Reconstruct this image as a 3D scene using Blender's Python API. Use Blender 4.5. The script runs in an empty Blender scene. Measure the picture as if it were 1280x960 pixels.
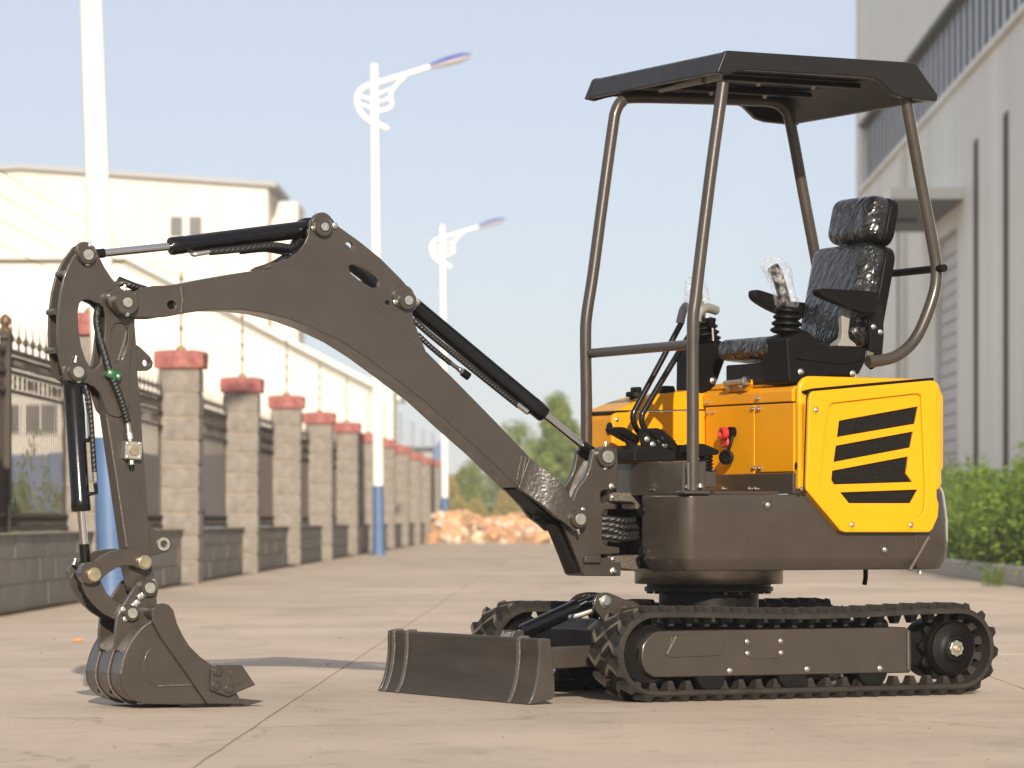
import bpy, bmesh, math, random
from mathutils import Vector, Matrix
from mathutils.geometry import tessellate_polygon
R = math.radians
random.seed(7)
scene = bpy.context.scene
COL = scene.collection

# ------------------------------------------------------------------ camera
CAM_H = 0.6
FPX = 4800.0                      # focal length in pixels of a 1280 px wide frame (135 mm lens)
cam_data = bpy.data.cameras.new('camera')
cam = bpy.data.objects.new('camera', cam_data)
COL.objects.link(cam)
cam.location = (0, 0, CAM_H)
cam.rotation_euler = (R(90), 0, 0)
cam_data.sensor_width = 36
cam_data.lens = 135
cam_data.shift_y = 169 / 1280
cam_data.clip_start = 0.1
cam_data.clip_end = 6000
cam_data.dof.use_dof = True
cam_data.dof.focus_distance = 12.75
cam_data.dof.aperture_fstop = 6.5
scene.camera = cam

# ------------------------------------------------------------------ light
SUN_EL, SUN_AZ = 21.0, 175.0       # azimuth clockwise from +Y: low sun behind the camera, a little to the right
world = bpy.data.worlds.new('World')
scene.world = world
world.use_nodes = True
wn = world.node_tree.nodes
sky = wn.new('ShaderNodeTexSky')
sky.sky_type = 'NISHITA'
sky.sun_disc = False
sky.sun_elevation = R(SUN_EL)
sky.sun_rotation = R(SUN_AZ)
sky.altitude = 0
sky.air_density = 0.7
sky.dust_density = 0.5
sky.ozone_density = 2.0
wn['Background'].inputs['Strength'].default_value = 0.10
veil = wn.new('ShaderNodeMix')                 # the even whitish veil of a hazy summer sky over the clear-sky model
veil.data_type = 'RGBA'
veil.inputs[0].default_value = 0.70
veil.inputs[7].default_value = (4.30, 4.33, 4.62, 1)
world.node_tree.links.new(sky.outputs[0], veil.inputs[6])
world.node_tree.links.new(veil.outputs[2], wn['Background'].inputs['Color'])
sd = bpy.data.lights.new('sun', 'SUN')
sun = bpy.data.objects.new('sun', sd)
COL.objects.link(sun)
sd.energy = 4.7
sd.angle = R(0.55)
sd.color = (1.0, 0.875, 0.71)
to_sun = Vector((math.sin(R(SUN_AZ)) * math.cos(R(SUN_EL)), math.cos(R(SUN_AZ)) * math.cos(R(SUN_EL)), math.sin(R(SUN_EL))))
sun.rotation_euler = to_sun.to_track_quat('Z', 'Y').to_euler()
sun.location = to_sun * 50
scene.view_settings.view_transform = 'Standard'
scene.view_settings.look = 'None'
scene.view_settings.exposure = 0.62
scene.view_settings.gamma = 1.0

# ------------------------------------------------------------------ materials
def lin(c):
    return tuple((x / 12.92 if x <= 0.04045 else ((x + 0.055) / 1.055) ** 2.4) for x in c)
def mat(name, col, rough=0.5, metal=0.0, var=0.0, vscale=6.0, bump=0.0, bscale=200.0, coat=0.0, spec=0.5,
        dust=None, dust_amt=0.0, dscale=5.0, rvar=0.0, stretch=None, alpha=None, trans=0.0, emit=None):
    m = bpy.data.materials.new(name)
    m.use_nodes = True
    nt = m.node_tree; N = nt.nodes; K = nt.links
    b = N['Principled BSDF']
    b.inputs['Base Color'].default_value = (*col, 1)
    b.inputs['Roughness'].default_value = rough
    b.inputs['Metallic'].default_value = metal
    b.inputs['Specular IOR Level'].default_value = spec
    if coat: 
        b.inputs['Coat Weight'].default_value = coat; b.inputs['Coat Roughness'].default_value = 0.12
    if trans: b.inputs['Transmission Weight'].default_value = trans
    if alpha is not None: b.inputs['Alpha'].default_value = alpha
    tc = N.new('ShaderNodeTexCoord')
    src = tc.outputs['Object']
    if stretch:
        mp = N.new('ShaderNodeMapping'); mp.inputs['Scale'].default_value = stretch
        K.new(src, mp.inputs['Vector']); src = mp.outputs['Vector']
    cur = None
    if var:
        n = N.new('ShaderNodeTexNoise'); n.inputs['Scale'].default_value = vscale; n.inputs['Detail'].default_value = 6
        K.new(src, n.inputs['Vector'])
        r = N.new('ShaderNodeMapRange'); r.inputs[1].default_value = .3; r.inputs[2].default_value = .7
        r.inputs[3].default_value = 1 - var; r.inputs[4].default_value = 1 + var
        K.new(n.outputs['Fac'], r.inputs[0])
        mx = N.new('ShaderNodeVectorMath'); mx.operation = 'SCALE'
        mx.inputs[0].default_value = col
        K.new(r.outputs[0], mx.inputs['Scale'])
        cur = mx.outputs[0]
    if dust:
        n2 = N.new('ShaderNodeTexNoise'); n2.inputs['Scale'].default_value = dscale; n2.inputs['Detail'].default_value = 8
        n2.inputs['Roughness'].default_value = .65
        K.new(src, n2.inputs['Vector'])
        r2 = N.new('ShaderNodeMapRange'); r2.inputs[1].default_value = .45; r2.inputs[2].default_value = .75
        r2.inputs[3].default_value = 0; r2.inputs[4].default_value = dust_amt
        K.new(n2.outputs['Fac'], r2.inputs[0])
        mix = N.new('ShaderNodeMix'); mix.data_type = 'RGBA'
        K.new(r2.outputs[0], mix.inputs[0])
        if cur: K.new(cur, mix.inputs[6])
        else: mix.inputs[6].default_value = (*col, 1)
        mix.inputs[7].default_value = (*dust, 1)
        cur = mix.outputs[2]
    if cur: K.new(cur, b.inputs['Base Color'])
    if rvar:
        n4 = N.new('ShaderNodeTexNoise'); n4.inputs['Scale'].default_value = 14; n4.inputs['Detail'].default_value = 5
        K.new(src, n4.inputs['Vector'])
        r4 = N.new('ShaderNodeMapRange'); r4.inputs[1].default_value = .3; r4.inputs[2].default_value = .7
        r4.inputs[3].default_value = rough - rvar; r4.inputs[4].default_value = rough + rvar
        K.new(n4.outputs['Fac'], r4.inputs[0]); K.new(r4.outputs[0], b.inputs['Roughness'])
    if bump:
        n3 = N.new('ShaderNodeTexNoise'); n3.inputs['Scale'].default_value = bscale; n3.inputs['Detail'].default_value = 4
        K.new(src, n3.inputs['Vector'])
        bp = N.new('ShaderNodeBump'); bp.inputs['Strength'].default_value = bump; bp.inputs['Distance'].default_value = 0.01
        K.new(n3.outputs['Fac'], bp.inputs['Height']); K.new(bp.outputs[0], b.inputs['Normal'])
    return m

M = {}
DUST = (.26, .20, .14)
M['brown'] = mat('brown_paint', (.0385, .0305, .0243), .34, spec=.4, var=.10, vscale=3, bump=.05, bscale=260, dust=(.070, .056, .044), dust_amt=.25, dscale=9, rvar=.07, coat=.4)
M['brownweld'] = mat('brown_weld', (.075, .061, .048), .34, bump=.5, bscale=160)
M['yellow'] = mat('yellow_paint', (.58, .275, .001), .36, spec=.3, var=.04, vscale=4, bump=.02, bscale=180, coat=.08)
M['amber'] = mat('amber_paint', (.60, .255, .001), .40, spec=.3, var=.05, vscale=4, bump=.03, bscale=180)
M['bright'] = mat('bright_yellow_paint', (.62, .285, .001), .36, spec=.3, var=.03, vscale=4, bump=.02, bscale=120, coat=.08)
M['blackgloss'] = mat('black_gloss_paint', (.003, .003, .0035), .2, bump=.02, bscale=120, spec=.4)
M['black'] = mat('black_steel', (.0035, .003, .0028), .5, spec=.2, var=.2, bump=.05, bscale=120, dust=(.03, .024, .018), dust_amt=.2, dscale=18)
M['plastic'] = mat('black_plastic', (.0030, .0025, .0022), .5, spec=.16, var=.1, bump=.08, bscale=420)
M['rubber'] = mat('track_rubber', (.021, .0175, .0145), .7, spec=.25, var=.2, vscale=12, bump=.15, bscale=90, dust=(.055, .042, .031), dust_amt=.4, dscale=11)
M['lug'] = mat('track_lug_rubber', (.0085, .0072, .006), .68, spec=.25, var=.2, vscale=20, bump=.12, bscale=120, dust=(.05, .04, .03), dust_amt=.3, dscale=16)
M['lugtop'] = mat('sunlit_lug_top', (.105, .086, .068), .7, spec=.3, var=.25, vscale=30, bump=.1, bscale=120)  # sunlight on the lug tops painted in as a paler tan than their sides
M['chrome'] = mat('chromed_rod', (.62, .61, .60), .13, metal=1.0)
M['zinc'] = mat('zinc_plated_steel', (.60, .585, .53), .34, metal=1.0, var=.15, vscale=60)
M['pin'] = mat('pin_steel', (.40, .39, .34), .42, metal=.85, var=.18, vscale=50)
M['brass'] = mat('yellow_zinc', (.40, .34, .22), .4, metal=.88, var=.2, vscale=40)
M['steel'] = mat('machined_steel', (.17, .145, .115), .34, metal=.9, var=.3, vscale=10, stretch=(1, 1, 6))
M['green'] = mat('green_clamp_plastic', (.006, .085, .032), .4)
M['red'] = mat('red_plastic', (.42, .025, .022), .45)
M['grey'] = mat('grey_lever_plastic', (.20, .195, .175), .5)
M['grey_panel'] = mat('pale_roof_liner', (.30, .27, .23), .6)
M['dark'] = mat('dark_recess', (.003, .003, .003), .8, spec=.1)

def film_mat(name, col):
    m = mat(name, col, .34, spec=.4, coat=.8)
    nt = m.node_tree; N = nt.nodes; K = nt.links; b = N['Principled BSDF']
    tc = N.new('ShaderNodeTexCoord')
    mp = N.new('ShaderNodeMapping'); mp.vector_type = 'TEXTURE'; mp.inputs['Scale'].default_value = (1, .62, 1.7); mp.inputs['Rotation'].default_value = (-.62, 0, 0)
    K.new(tc.outputs['Object'], mp.inputs['Vector'])
    d = N.new('ShaderNodeTexNoise'); d.inputs['Scale'].default_value = 9; d.inputs['Detail'].default_value = 2
    K.new(mp.outputs[0], d.inputs['Vector'])
    ad = N.new('ShaderNodeVectorMath'); ad.operation = 'MULTIPLY_ADD'; ad.inputs[1].default_value = (.16, .16, .16)
    K.new(d.outputs['Color'], ad.inputs[0]); K.new(mp.outputs[0], ad.inputs[2])
    n = N.new('ShaderNodeTexVoronoi'); n.inputs['Scale'].default_value = 13
    K.new(ad.outputs[0], n.inputs['Vector'])
    n.inputs['Scale'].default_value = 17
    v2 = N.new('ShaderNodeTexVoronoi'); v2.feature = 'DISTANCE_TO_EDGE'; v2.inputs['Scale'].default_value = 30
    K.new(ad.outputs[0], v2.inputs['Vector'])
    mr = N.new('ShaderNodeMapRange'); mr.inputs[1].default_value = 0; mr.inputs[2].default_value = .12; mr.inputs[3].default_value = .22; mr.inputs[4].default_value = 0
    K.new(v2.outputs['Distance'], mr.inputs[0])
    sm_ = N.new('ShaderNodeMath'); sm_.operation = 'ADD'; K.new(n.outputs['Distance'], sm_.inputs[0]); K.new(mr.outputs[0], sm_.inputs[1])
    bp = N.new('ShaderNodeBump'); bp.inputs['Strength'].default_value = .42; bp.inputs['Distance'].default_value = .03
    K.new(sm_.outputs[0], bp.inputs['Height'])
    K.new(bp.outputs[0], b.inputs['Coat Normal']); K.new(bp.outputs[0], b.inputs['Normal'])
    b.inputs['Coat Roughness'].default_value = .13
    return m
M['film'] = film_mat('black_vinyl_under_film', (.009, .009, .0088))

def bag_mat():
    m = bpy.data.materials.new('clear_plastic_bag'); m.use_nodes = True
    nt = m.node_tree; N = nt.nodes; K = nt.links
    N.remove(N['Principled BSDF'])
    tr = N.new('ShaderNodeBsdfTransparent'); gl = N.new('ShaderNodeBsdfGlossy'); df = N.new('ShaderNodeBsdfTranslucent'); d2 = N.new('ShaderNodeBsdfDiffuse')
    gl.inputs['Roughness'].default_value = .12
    df.inputs['Color'].default_value = (.85, .86, .87, 1); d2.inputs['Color'].default_value = (.8, .8, .8, 1)
    n = N.new('ShaderNodeTexNoise'); n.inputs['Scale'].default_value = 34; n.inputs['Detail'].default_value = 5; n.inputs['Distortion'].default_value = 1.5
    tc = N.new('ShaderNodeTexCoord'); K.new(tc.outputs['Object'], n.inputs['Vector'])
    bp = N.new('ShaderNodeBump'); bp.inputs['Strength'].default_value = .8; bp.inputs['Distance'].default_value = .02
    K.new(n.outputs['Fac'], bp.inputs['Height'])
    for s in (gl, d2): K.new(bp.outputs[0], s.inputs['Normal'])
    a = N.new('ShaderNodeMixShader'); K.new(df.outputs[0], a.inputs[1]); K.new(d2.outputs[0], a.inputs[2]); a.inputs[0].default_value = .6
    b = N.new('ShaderNodeMixShader'); K.new(a.outputs[0], b.inputs[1]); K.new(gl.outputs[0], b.inputs[2]); b.inputs[0].default_value = .45
    r = N.new('ShaderNodeMapRange'); r.inputs[1].default_value = .45; r.inputs[2].default_value = .62; r.inputs[3].default_value = .06; r.inputs[4].default_value = .42
    K.new(n.outputs['Fac'], r.inputs[0])
    c = N.new('ShaderNodeMixShader'); K.new(r.outputs[0], c.inputs[0]); K.new(tr.outputs[0], c.inputs[1]); K.new(b.outputs[0], c.inputs[2])
    K.new(c.outputs[0], N['Material Output'].inputs['Surface'])
    return m
M['bag'] = bag_mat()

def hose_mat():
    m = mat('braided_hose', (.014, .013, .012), .5)
    nt = m.node_tree; N = nt.nodes; K = nt.links; b = N['Principled BSDF']
    tc = N.new('ShaderNodeTexCoord')
    w = N.new('ShaderNodeTexWave'); w.inputs['Scale'].default_value = 38; w.inputs['Distortion'].default_value = 1.0
    w.bands_direction = 'DIAGONAL'
    K.new(tc.outputs['Object'], w.inputs['Vector'])
    bp = N.new('ShaderNodeBump'); bp.inputs['Strength'].default_value = .3; bp.inputs['Distance'].default_value = .006
    K.new(w.outputs['Fac'], bp.inputs['Height']); K.new(bp.outputs[0], b.inputs['Normal'])
    mix = N.new('ShaderNodeMix'); mix.data_type = 'RGBA'; K.new(w.outputs['Fac'], mix.inputs[0])
    mix.inputs[6].default_value = (.008, .008, .008, 1); mix.inputs[7].default_value = (.010, .009, .008, 1)
    K.new(mix.outputs[2], b.inputs['Base Color'])
    return m
M['hose'] = hose_mat()

def grille_mat():
    m = mat('perforated_grille', (.02, .02, .02), .7, spec=.06)
    nt = m.node_tree; N = nt.nodes; K = nt.links; b = N['Principled BSDF']
    tc = N.new('ShaderNodeTexCoord')
    v = N.new('ShaderNodeTexVoronoi'); v.inputs['Scale'].default_value = 105; v.inputs['Randomness'].default_value = .12
    K.new(tc.outputs['Object'], v.inputs['Vector'])
    r = N.new('ShaderNodeMapRange'); r.inputs[1].default_value = .42; r.inputs[2].default_value = .56
    K.new(v.outputs['Distance'], r.inputs[0])
    mix = N.new('ShaderNodeMix'); mix.data_type = 'RGBA'; K.new(r.outputs[0], mix.inputs[0])
    mix.inputs[6].default_value = (.001, .001, .001, 1); mix.inputs[7].default_value = (.014, .0125, .011, 1)
    K.new(mix.outputs[2], b.inputs['Base Color'])
    return m
M['grille'] = grille_mat()

# ------------------------------------------------------------------ helpers
TH = R(27.5)
ORG = Vector((0.679, 13.25, 0))
FW = Vector((-math.cos(TH), -math.sin(TH), 0))      # excavator forward
LT = Vector((math.sin(TH), -math.cos(TH), 0))       # excavator left (towards the camera)
CAMP = Vector((0, 0, CAM_H))
_c = Vector(((CAMP - ORG).dot(FW), (CAMP - ORG).dot(LT), CAM_H))
def at(px, py, x=None, y=None, z=None):
    """measured point of the photograph on a plane of the excavator (own coordinates: x forward, y left, z up)"""
    d = Vector(((px - 640) / FPX, 1, -(py - 649) / FPX))
    d = Vector((d.dot(FW), d.dot(LT), d.z))
    t = ((x - _c.x) / d.x) if x is not None else ((y - _c.y) / d.y) if y is not None else ((z - _c.z) / d.z)
    return _c + d * t
def xz(pts, y):
    return [(lambda p: (p.x, p.z))(at(a, b, y=y)) for a, b in pts]
def cr(pts, n=3, closed=True):
    out = []; k = len(pts)
    rng = range(k if closed else k - 1)
    for i in rng:
        if closed: p = [pts[(i + j - 1) % k] for j in range(4)]
        else: p = [pts[max(0, min(k - 1, i + j - 1))] for j in range(4)]
        for s in range(n):
            t = s / n
            out.append(tuple(.5 * ((2 * p[1][c]) + (-p[0][c] + p[2][c]) * t + (2 * p[0][c] - 5 * p[1][c] + 4 * p[2][c] - p[3][c]) * t * t
                       + (-p[0][c] + 3 * p[1][c] - 3 * p[2][c] + p[3][c]) * t ** 3) for c in range(len(pts[0]))))
    if not closed: out.append(tuple(pts[-1]))
    return out
def circ(c, r, n=20, ry=None):
    return [(c[0] + r * math.cos(2 * math.pi * i / n), c[1] + (ry or r) * math.sin(2 * math.pi * i / n)) for i in range(n)]

class MB:
    def __init__(s): s.v = []; s.f = []
    def add(s, vs, fs):
        o = len(s.v); s.v += [tuple(q) for q in vs]; s.f += [tuple(i + o for i in q) for q in fs]; return s
    def box(s, x0, x1, y0, y1, z0, z1):
        return s.add([(x0, y0, z0), (x1, y0, z0), (x1, y1, z0), (x0, y1, z0), (x0, y0, z1), (x1, y0, z1), (x1, y1, z1), (x0, y1, z1)],
                     [(3, 2, 1, 0), (4, 5, 6, 7), (0, 1, 5, 4), (1, 2, 6, 5), (2, 3, 7, 6), (3, 0, 4, 7)])
    def loft(s, loops, cap=True, close=True):
        n = len(loops[0]); vs = [p for l in loops for p in l]; fs = []
        for k in range(len(loops) - 1):
            for i in range(n if close else n - 1):
                j = (i + 1) % n
                fs.append((k * n + i, k * n + j, (k + 1) * n + j, (k + 1) * n + i))
        if cap:
            fs.append(tuple(range(n - 1, -1, -1))); fs.append(tuple(range((len(loops) - 1) * n, len(loops) * n)))
        return s.add(vs, fs)
    def plate(s, pts, y0, y1, holes=(), axis='y'):
        mk = {'y': lambda p, t: (p[0], t, p[1]), 'x': lambda p, t: (t, p[0], p[1]), 'z': lambda p, t: (p[0], p[1], t)}[axis]
        if not holes: return s.loft([[mk(p, y0) for p in pts], [mk(p, y1) for p in pts]])
        loops = [list(pts)] + [list(h) for h in holes]
        flat = [p for l in loops for p in l]; n = len(flat)
        bm = bmesh.new(); bv = [bm.verts.new((q[0], q[1], 0)) for q in flat]; o = 0; es = []
        for l in loops:
            for i in range(len(l)): es.append(bm.edges.new((bv[o + i], bv[o + (i + 1) % len(l)])))
            o += len(l)
        bm.verts.index_update()
        bmesh.ops.triangle_fill(bm, edges=es, use_beauty=True, use_dissolve=False)
        tris = [[v.index for v in f_.verts] for f_ in bm.faces]; bm.free()
        vs = [mk(p, y0) for p in flat] + [mk(p, y1) for p in flat]
        fs = [tuple(t) for t in tris] + [tuple(i + n for i in reversed(t)) for t in tris]
        o = 0
        for l in loops:
            k = len(l)
            for i in range(k):
                a, b = o + i, o + (i + 1) % k
                fs.append((a, b, b + n, a + n))
            o += k
        return s.add(vs, fs)
    def cyl(s, p0, p1, r0, r1=None, seg=20):
        return s.tube([p0, p1], r0, seg, r_end=r1)
    def tube(s, pts, r, seg=12, r_end=None, smooth=0, radii=None):
        pts = [tuple(p) for p in pts]
        if smooth: pts = cr(pts, smooth, closed=False)
        P = [Vector(p) for p in pts]; n = len(P)
        rs = radii or [r + ((r_end if r_end is not None else r) - r) * i / max(1, n - 1) for i in range(n)]
        t0 = (P[1] - P[0]).normalized()
        u = t0.orthogonal().normalized(); loops = []
        for i in range(n):
            t = (P[min(n - 1, i + 1)] - P[max(0, i - 1)]).normalized()
            u = (u - t * u.dot(t)).normalized(); w = t.cross(u)
            loops.append([P[i] + (u * math.cos(2 * math.pi * k / seg) + w * math.sin(2 * math.pi * k / seg)) * rs[i] for k in range(seg)])
        return s.loft(loops)
    def lathe(s, prof, c, axis=(0, 1, 0), seg=32):
        a = Vector(axis).normalized(); u = a.orthogonal().normalized(); w = a.cross(u); c = Vector(c)
        loops = [[c + a * h + (u * math.cos(2 * math.pi * k / seg) + w * math.sin(2 * math.pi * k / seg)) * max(r, 1e-4) for k in range(seg)] for r, h in prof]
        return s.loft(loops)
    def rbox(s, c, size, r, rot=None, seg=4):
        bm = bmesh.new(); bmesh.ops.create_cube(bm, size=1)
        for v in bm.verts: v.co = Vector((v.co.x * size[0], v.co.y * size[1], v.co.z * size[2]))
        bmesh.ops.bevel(bm, geom=list(bm.edges) + list(bm.verts), offset=r, segments=seg, profile=.5, affect='EDGES')
        m = Matrix.Translation(Vector(c)) @ (rot or Matrix.Identity(4))
        bm.verts.index_update()
        s.add([m @ v.co for v in bm.verts], [[v.index for v in f.verts] for f in bm.faces]); bm.free(); return s
    def mesh(s, name, ang=35, recalc=True):
        me = bpy.data.meshes.new(name)
        me.from_pydata(s.v, [], s.f)
        if recalc:
            bm = bmesh.new(); bm.from_mesh(me); bmesh.ops.recalc_face_normals(bm, faces=bm.faces); bm.to_mesh(me); bm.free()
        me.polygons.foreach_set('use_smooth', [True] * len(me.polygons))
        me.set_sharp_from_angle(angle=R(ang))
        me.update()
        return me
    def build(s, name, m, parent=None, bev=0.0, seg=2, ang=35, loc=None, rot=None, recalc=True):
        me = s.mesh(name, ang, recalc)
        me.materials.append(m)
        return link(name, me, parent, bev, seg, loc, rot)
def link(name, me, parent=None, bev=0.0, seg=2, loc=None, rot=None):
    o = bpy.data.objects.new(name, me); COL.objects.link(o)
    if parent: o.parent = parent
    if loc is not None: o.location = loc
    if rot is not None: o.rotation_euler = rot
    if bev:
        b = o.modifiers.new('edge', 'BEVEL'); b.width = bev; b.segments = seg; b.limit_method = 'ANGLE'; b.angle_limit = R(30); b.harden_normals = True
    return o
def tag(o, label, cat, group=None):
    o['label'] = label; o['category'] = cat
    if group: o['group'] = group
    return o
def thing(name, label, cat, loc=(0, 0, 0), rz=0.0, group=None):
    o = bpy.data.objects.new(name, None); COL.objects.link(o); o.empty_display_size = .2
    o.location = loc; o.rotation_euler = (0, 0, rz)
    return tag(o, label, cat, group)
def struct(o): o['kind'] = 'structure'; return o

# ================================================================== EXCAVATOR
exc = thing('mini_excavator', 'brown and yellow crawler mini excavator with black canopy, its digging bucket resting on the concrete', 'excavator',
            ORG, math.pi + TH)

# shared fastener meshes (axis +y, towards the camera side)
def _bolt_mesh():
    b = MB(); b.lathe([(.0, -.002), (.0085, -.002), (.0085, .001), (.0058, .002), (.0058, .006), (.004, .0075), (0, .0075)], (0, 0, 0), (0, 1, 0), 12)
    me = b.mesh('bolt', 30); me.materials.append(M['zinc']); return me
BOLT = _bolt_mesh()
def bolt(parent, p, s=1.0, face='y', name='bolt'):
    o = bpy.data.objects.new(name, BOLT); COL.objects.link(o); o.parent = parent
    o.location = p; o.scale = (s, s, s)
    if face == 'x': o.rotation_euler = (0, 0, R(-90))
    if face == 'z': o.rotation_euler = (R(90), 0, 0)
    return o
def _nipple_mesh():
    b = MB(); b.lathe([(0, 0), (.007, 0), (.007, .006), (.004, .007), (.004, .012), (.0055, .014), (.0045, .02), (0, .021)], (0, 0, 0), (0, 0, 1), 10)
    me = b.mesh('grease_nipple', 30); me.materials.append(M['zinc']); return me
NIPPLE = _nipple_mesh()
def nipple(parent, p, ang=0.0):
    o = bpy.data.objects.new('grease_nipple', NIPPLE); COL.objects.link(o); o.parent = parent
    o.location = p; o.rotation_euler = (0, ang, 0); return o
def pin(parent, px, py, y, r_boss, r_pin, depth=.03, stick=.006, name='pivot_pin', m='pin', bossm='brown'):
    """pin boss of paint colour with a bare steel pin end, on the side facing +y"""
    p = at(px, py, y=y)
    s = p.copy()
    k = (13.0) / FPX
    rb, rp = r_boss * k, r_pin * k
    o = MB().lathe([(0, -depth), (rb, -depth), (rb, -.004), (rb - .003, 0), (rp + .002, 0), (rp + .002, -.004), (0, -.004)], p, (0, 1, 0), 28).build('pin_boss', M[bossm], parent)
    MB().lathe([(0, -.02), (rp, -.02), (rp, stick - .002), (rp - .002, stick), (.004, stick), (.003, stick - .002), (0, stick - .002)], p, (0, 1, 0), 24).build(name, M[m], parent)
    return p

# ------------------------------------------------------------ crawler tracks
TR, XF, XR = .137, .494, -.706      # belt radius, front and rear loop centres
ZC = .157
def loop_pt(s):
    """point, tangent angle along the belt loop; s in [0,1)"""
    a = XF - XR; c = math.pi * TR; tot = 2 * a + 2 * c; d = s * tot
    if d < a:                                   # top run, rear to front
        sag = -.012 * math.sin(math.pi * d / a) ** 2
        return XR + d, ZC + TR + sag, 0.0
    d -= a
    if d < c:
        th = math.pi / 2 - d / TR
        return XF + TR * math.cos(th), ZC + TR * math.sin(th), th - math.pi / 2
    d -= c
    if d < a: return XF - d, ZC - TR, -math.pi
    d -= a
    th = -math.pi / 2 - d / TR
    return XR + TR * math.cos(th), ZC + TR * math.sin(th), th - math.pi / 2
TOT = 2 * (XF - XR) + 2 * math.pi * TR
NP = 48
def lug_mesh(flip):
    # one chevron bar: s along travel, w across, h outwards; built for w in [0, .088]
    b = MB(); W = .086
    cl = [(-.012, 0), (.020, W * .5), (-.008, W)] if not flip else [(.016, 0), (-.016, W * .5), (.012, W)]
    hb = .0205; hw = [.0095, .0085, .0105]
    base = [(s - hb, w) for s, w in cl] + [(s + hb, w) for s, w in reversed(cl)]
    ins = [.005, 0, -.005]
    top = [(s - h, w + e) for (s, w), h, e in zip(cl, hw, ins)] + [(s + h, w + e) for (s, w), h, e in reversed(list(zip(cl, hw, ins)))]
    n = 6
    vs = [(s, w, -.003) for s, w in base] + [(s, w, .020) for s, w in top]
    fs = [(i, (i + 1) % n, (i + 1) % n + n, i + n) for i in range(n)] + [(6, 7, 10, 11), (7, 8, 9, 10)]
    b.add(vs, fs)
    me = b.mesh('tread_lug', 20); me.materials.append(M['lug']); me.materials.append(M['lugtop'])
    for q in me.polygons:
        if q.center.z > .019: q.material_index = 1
    return me
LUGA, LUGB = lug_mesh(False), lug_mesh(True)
def tooth_mesh():
    b = MB(); b.loft([[(-.016, -.024, 0), (.016, -.024, 0), (.016, .024, 0), (-.016, .024, 0)], [(-.008, -.016, -.030), (.008, -.016, -.030), (.008, .016, -.030), (-.008, .016, -.030)]])
    me = b.mesh('guide_tooth', 20); me.materials.append(M['rubber']); return me
GT = tooth_mesh()

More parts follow.
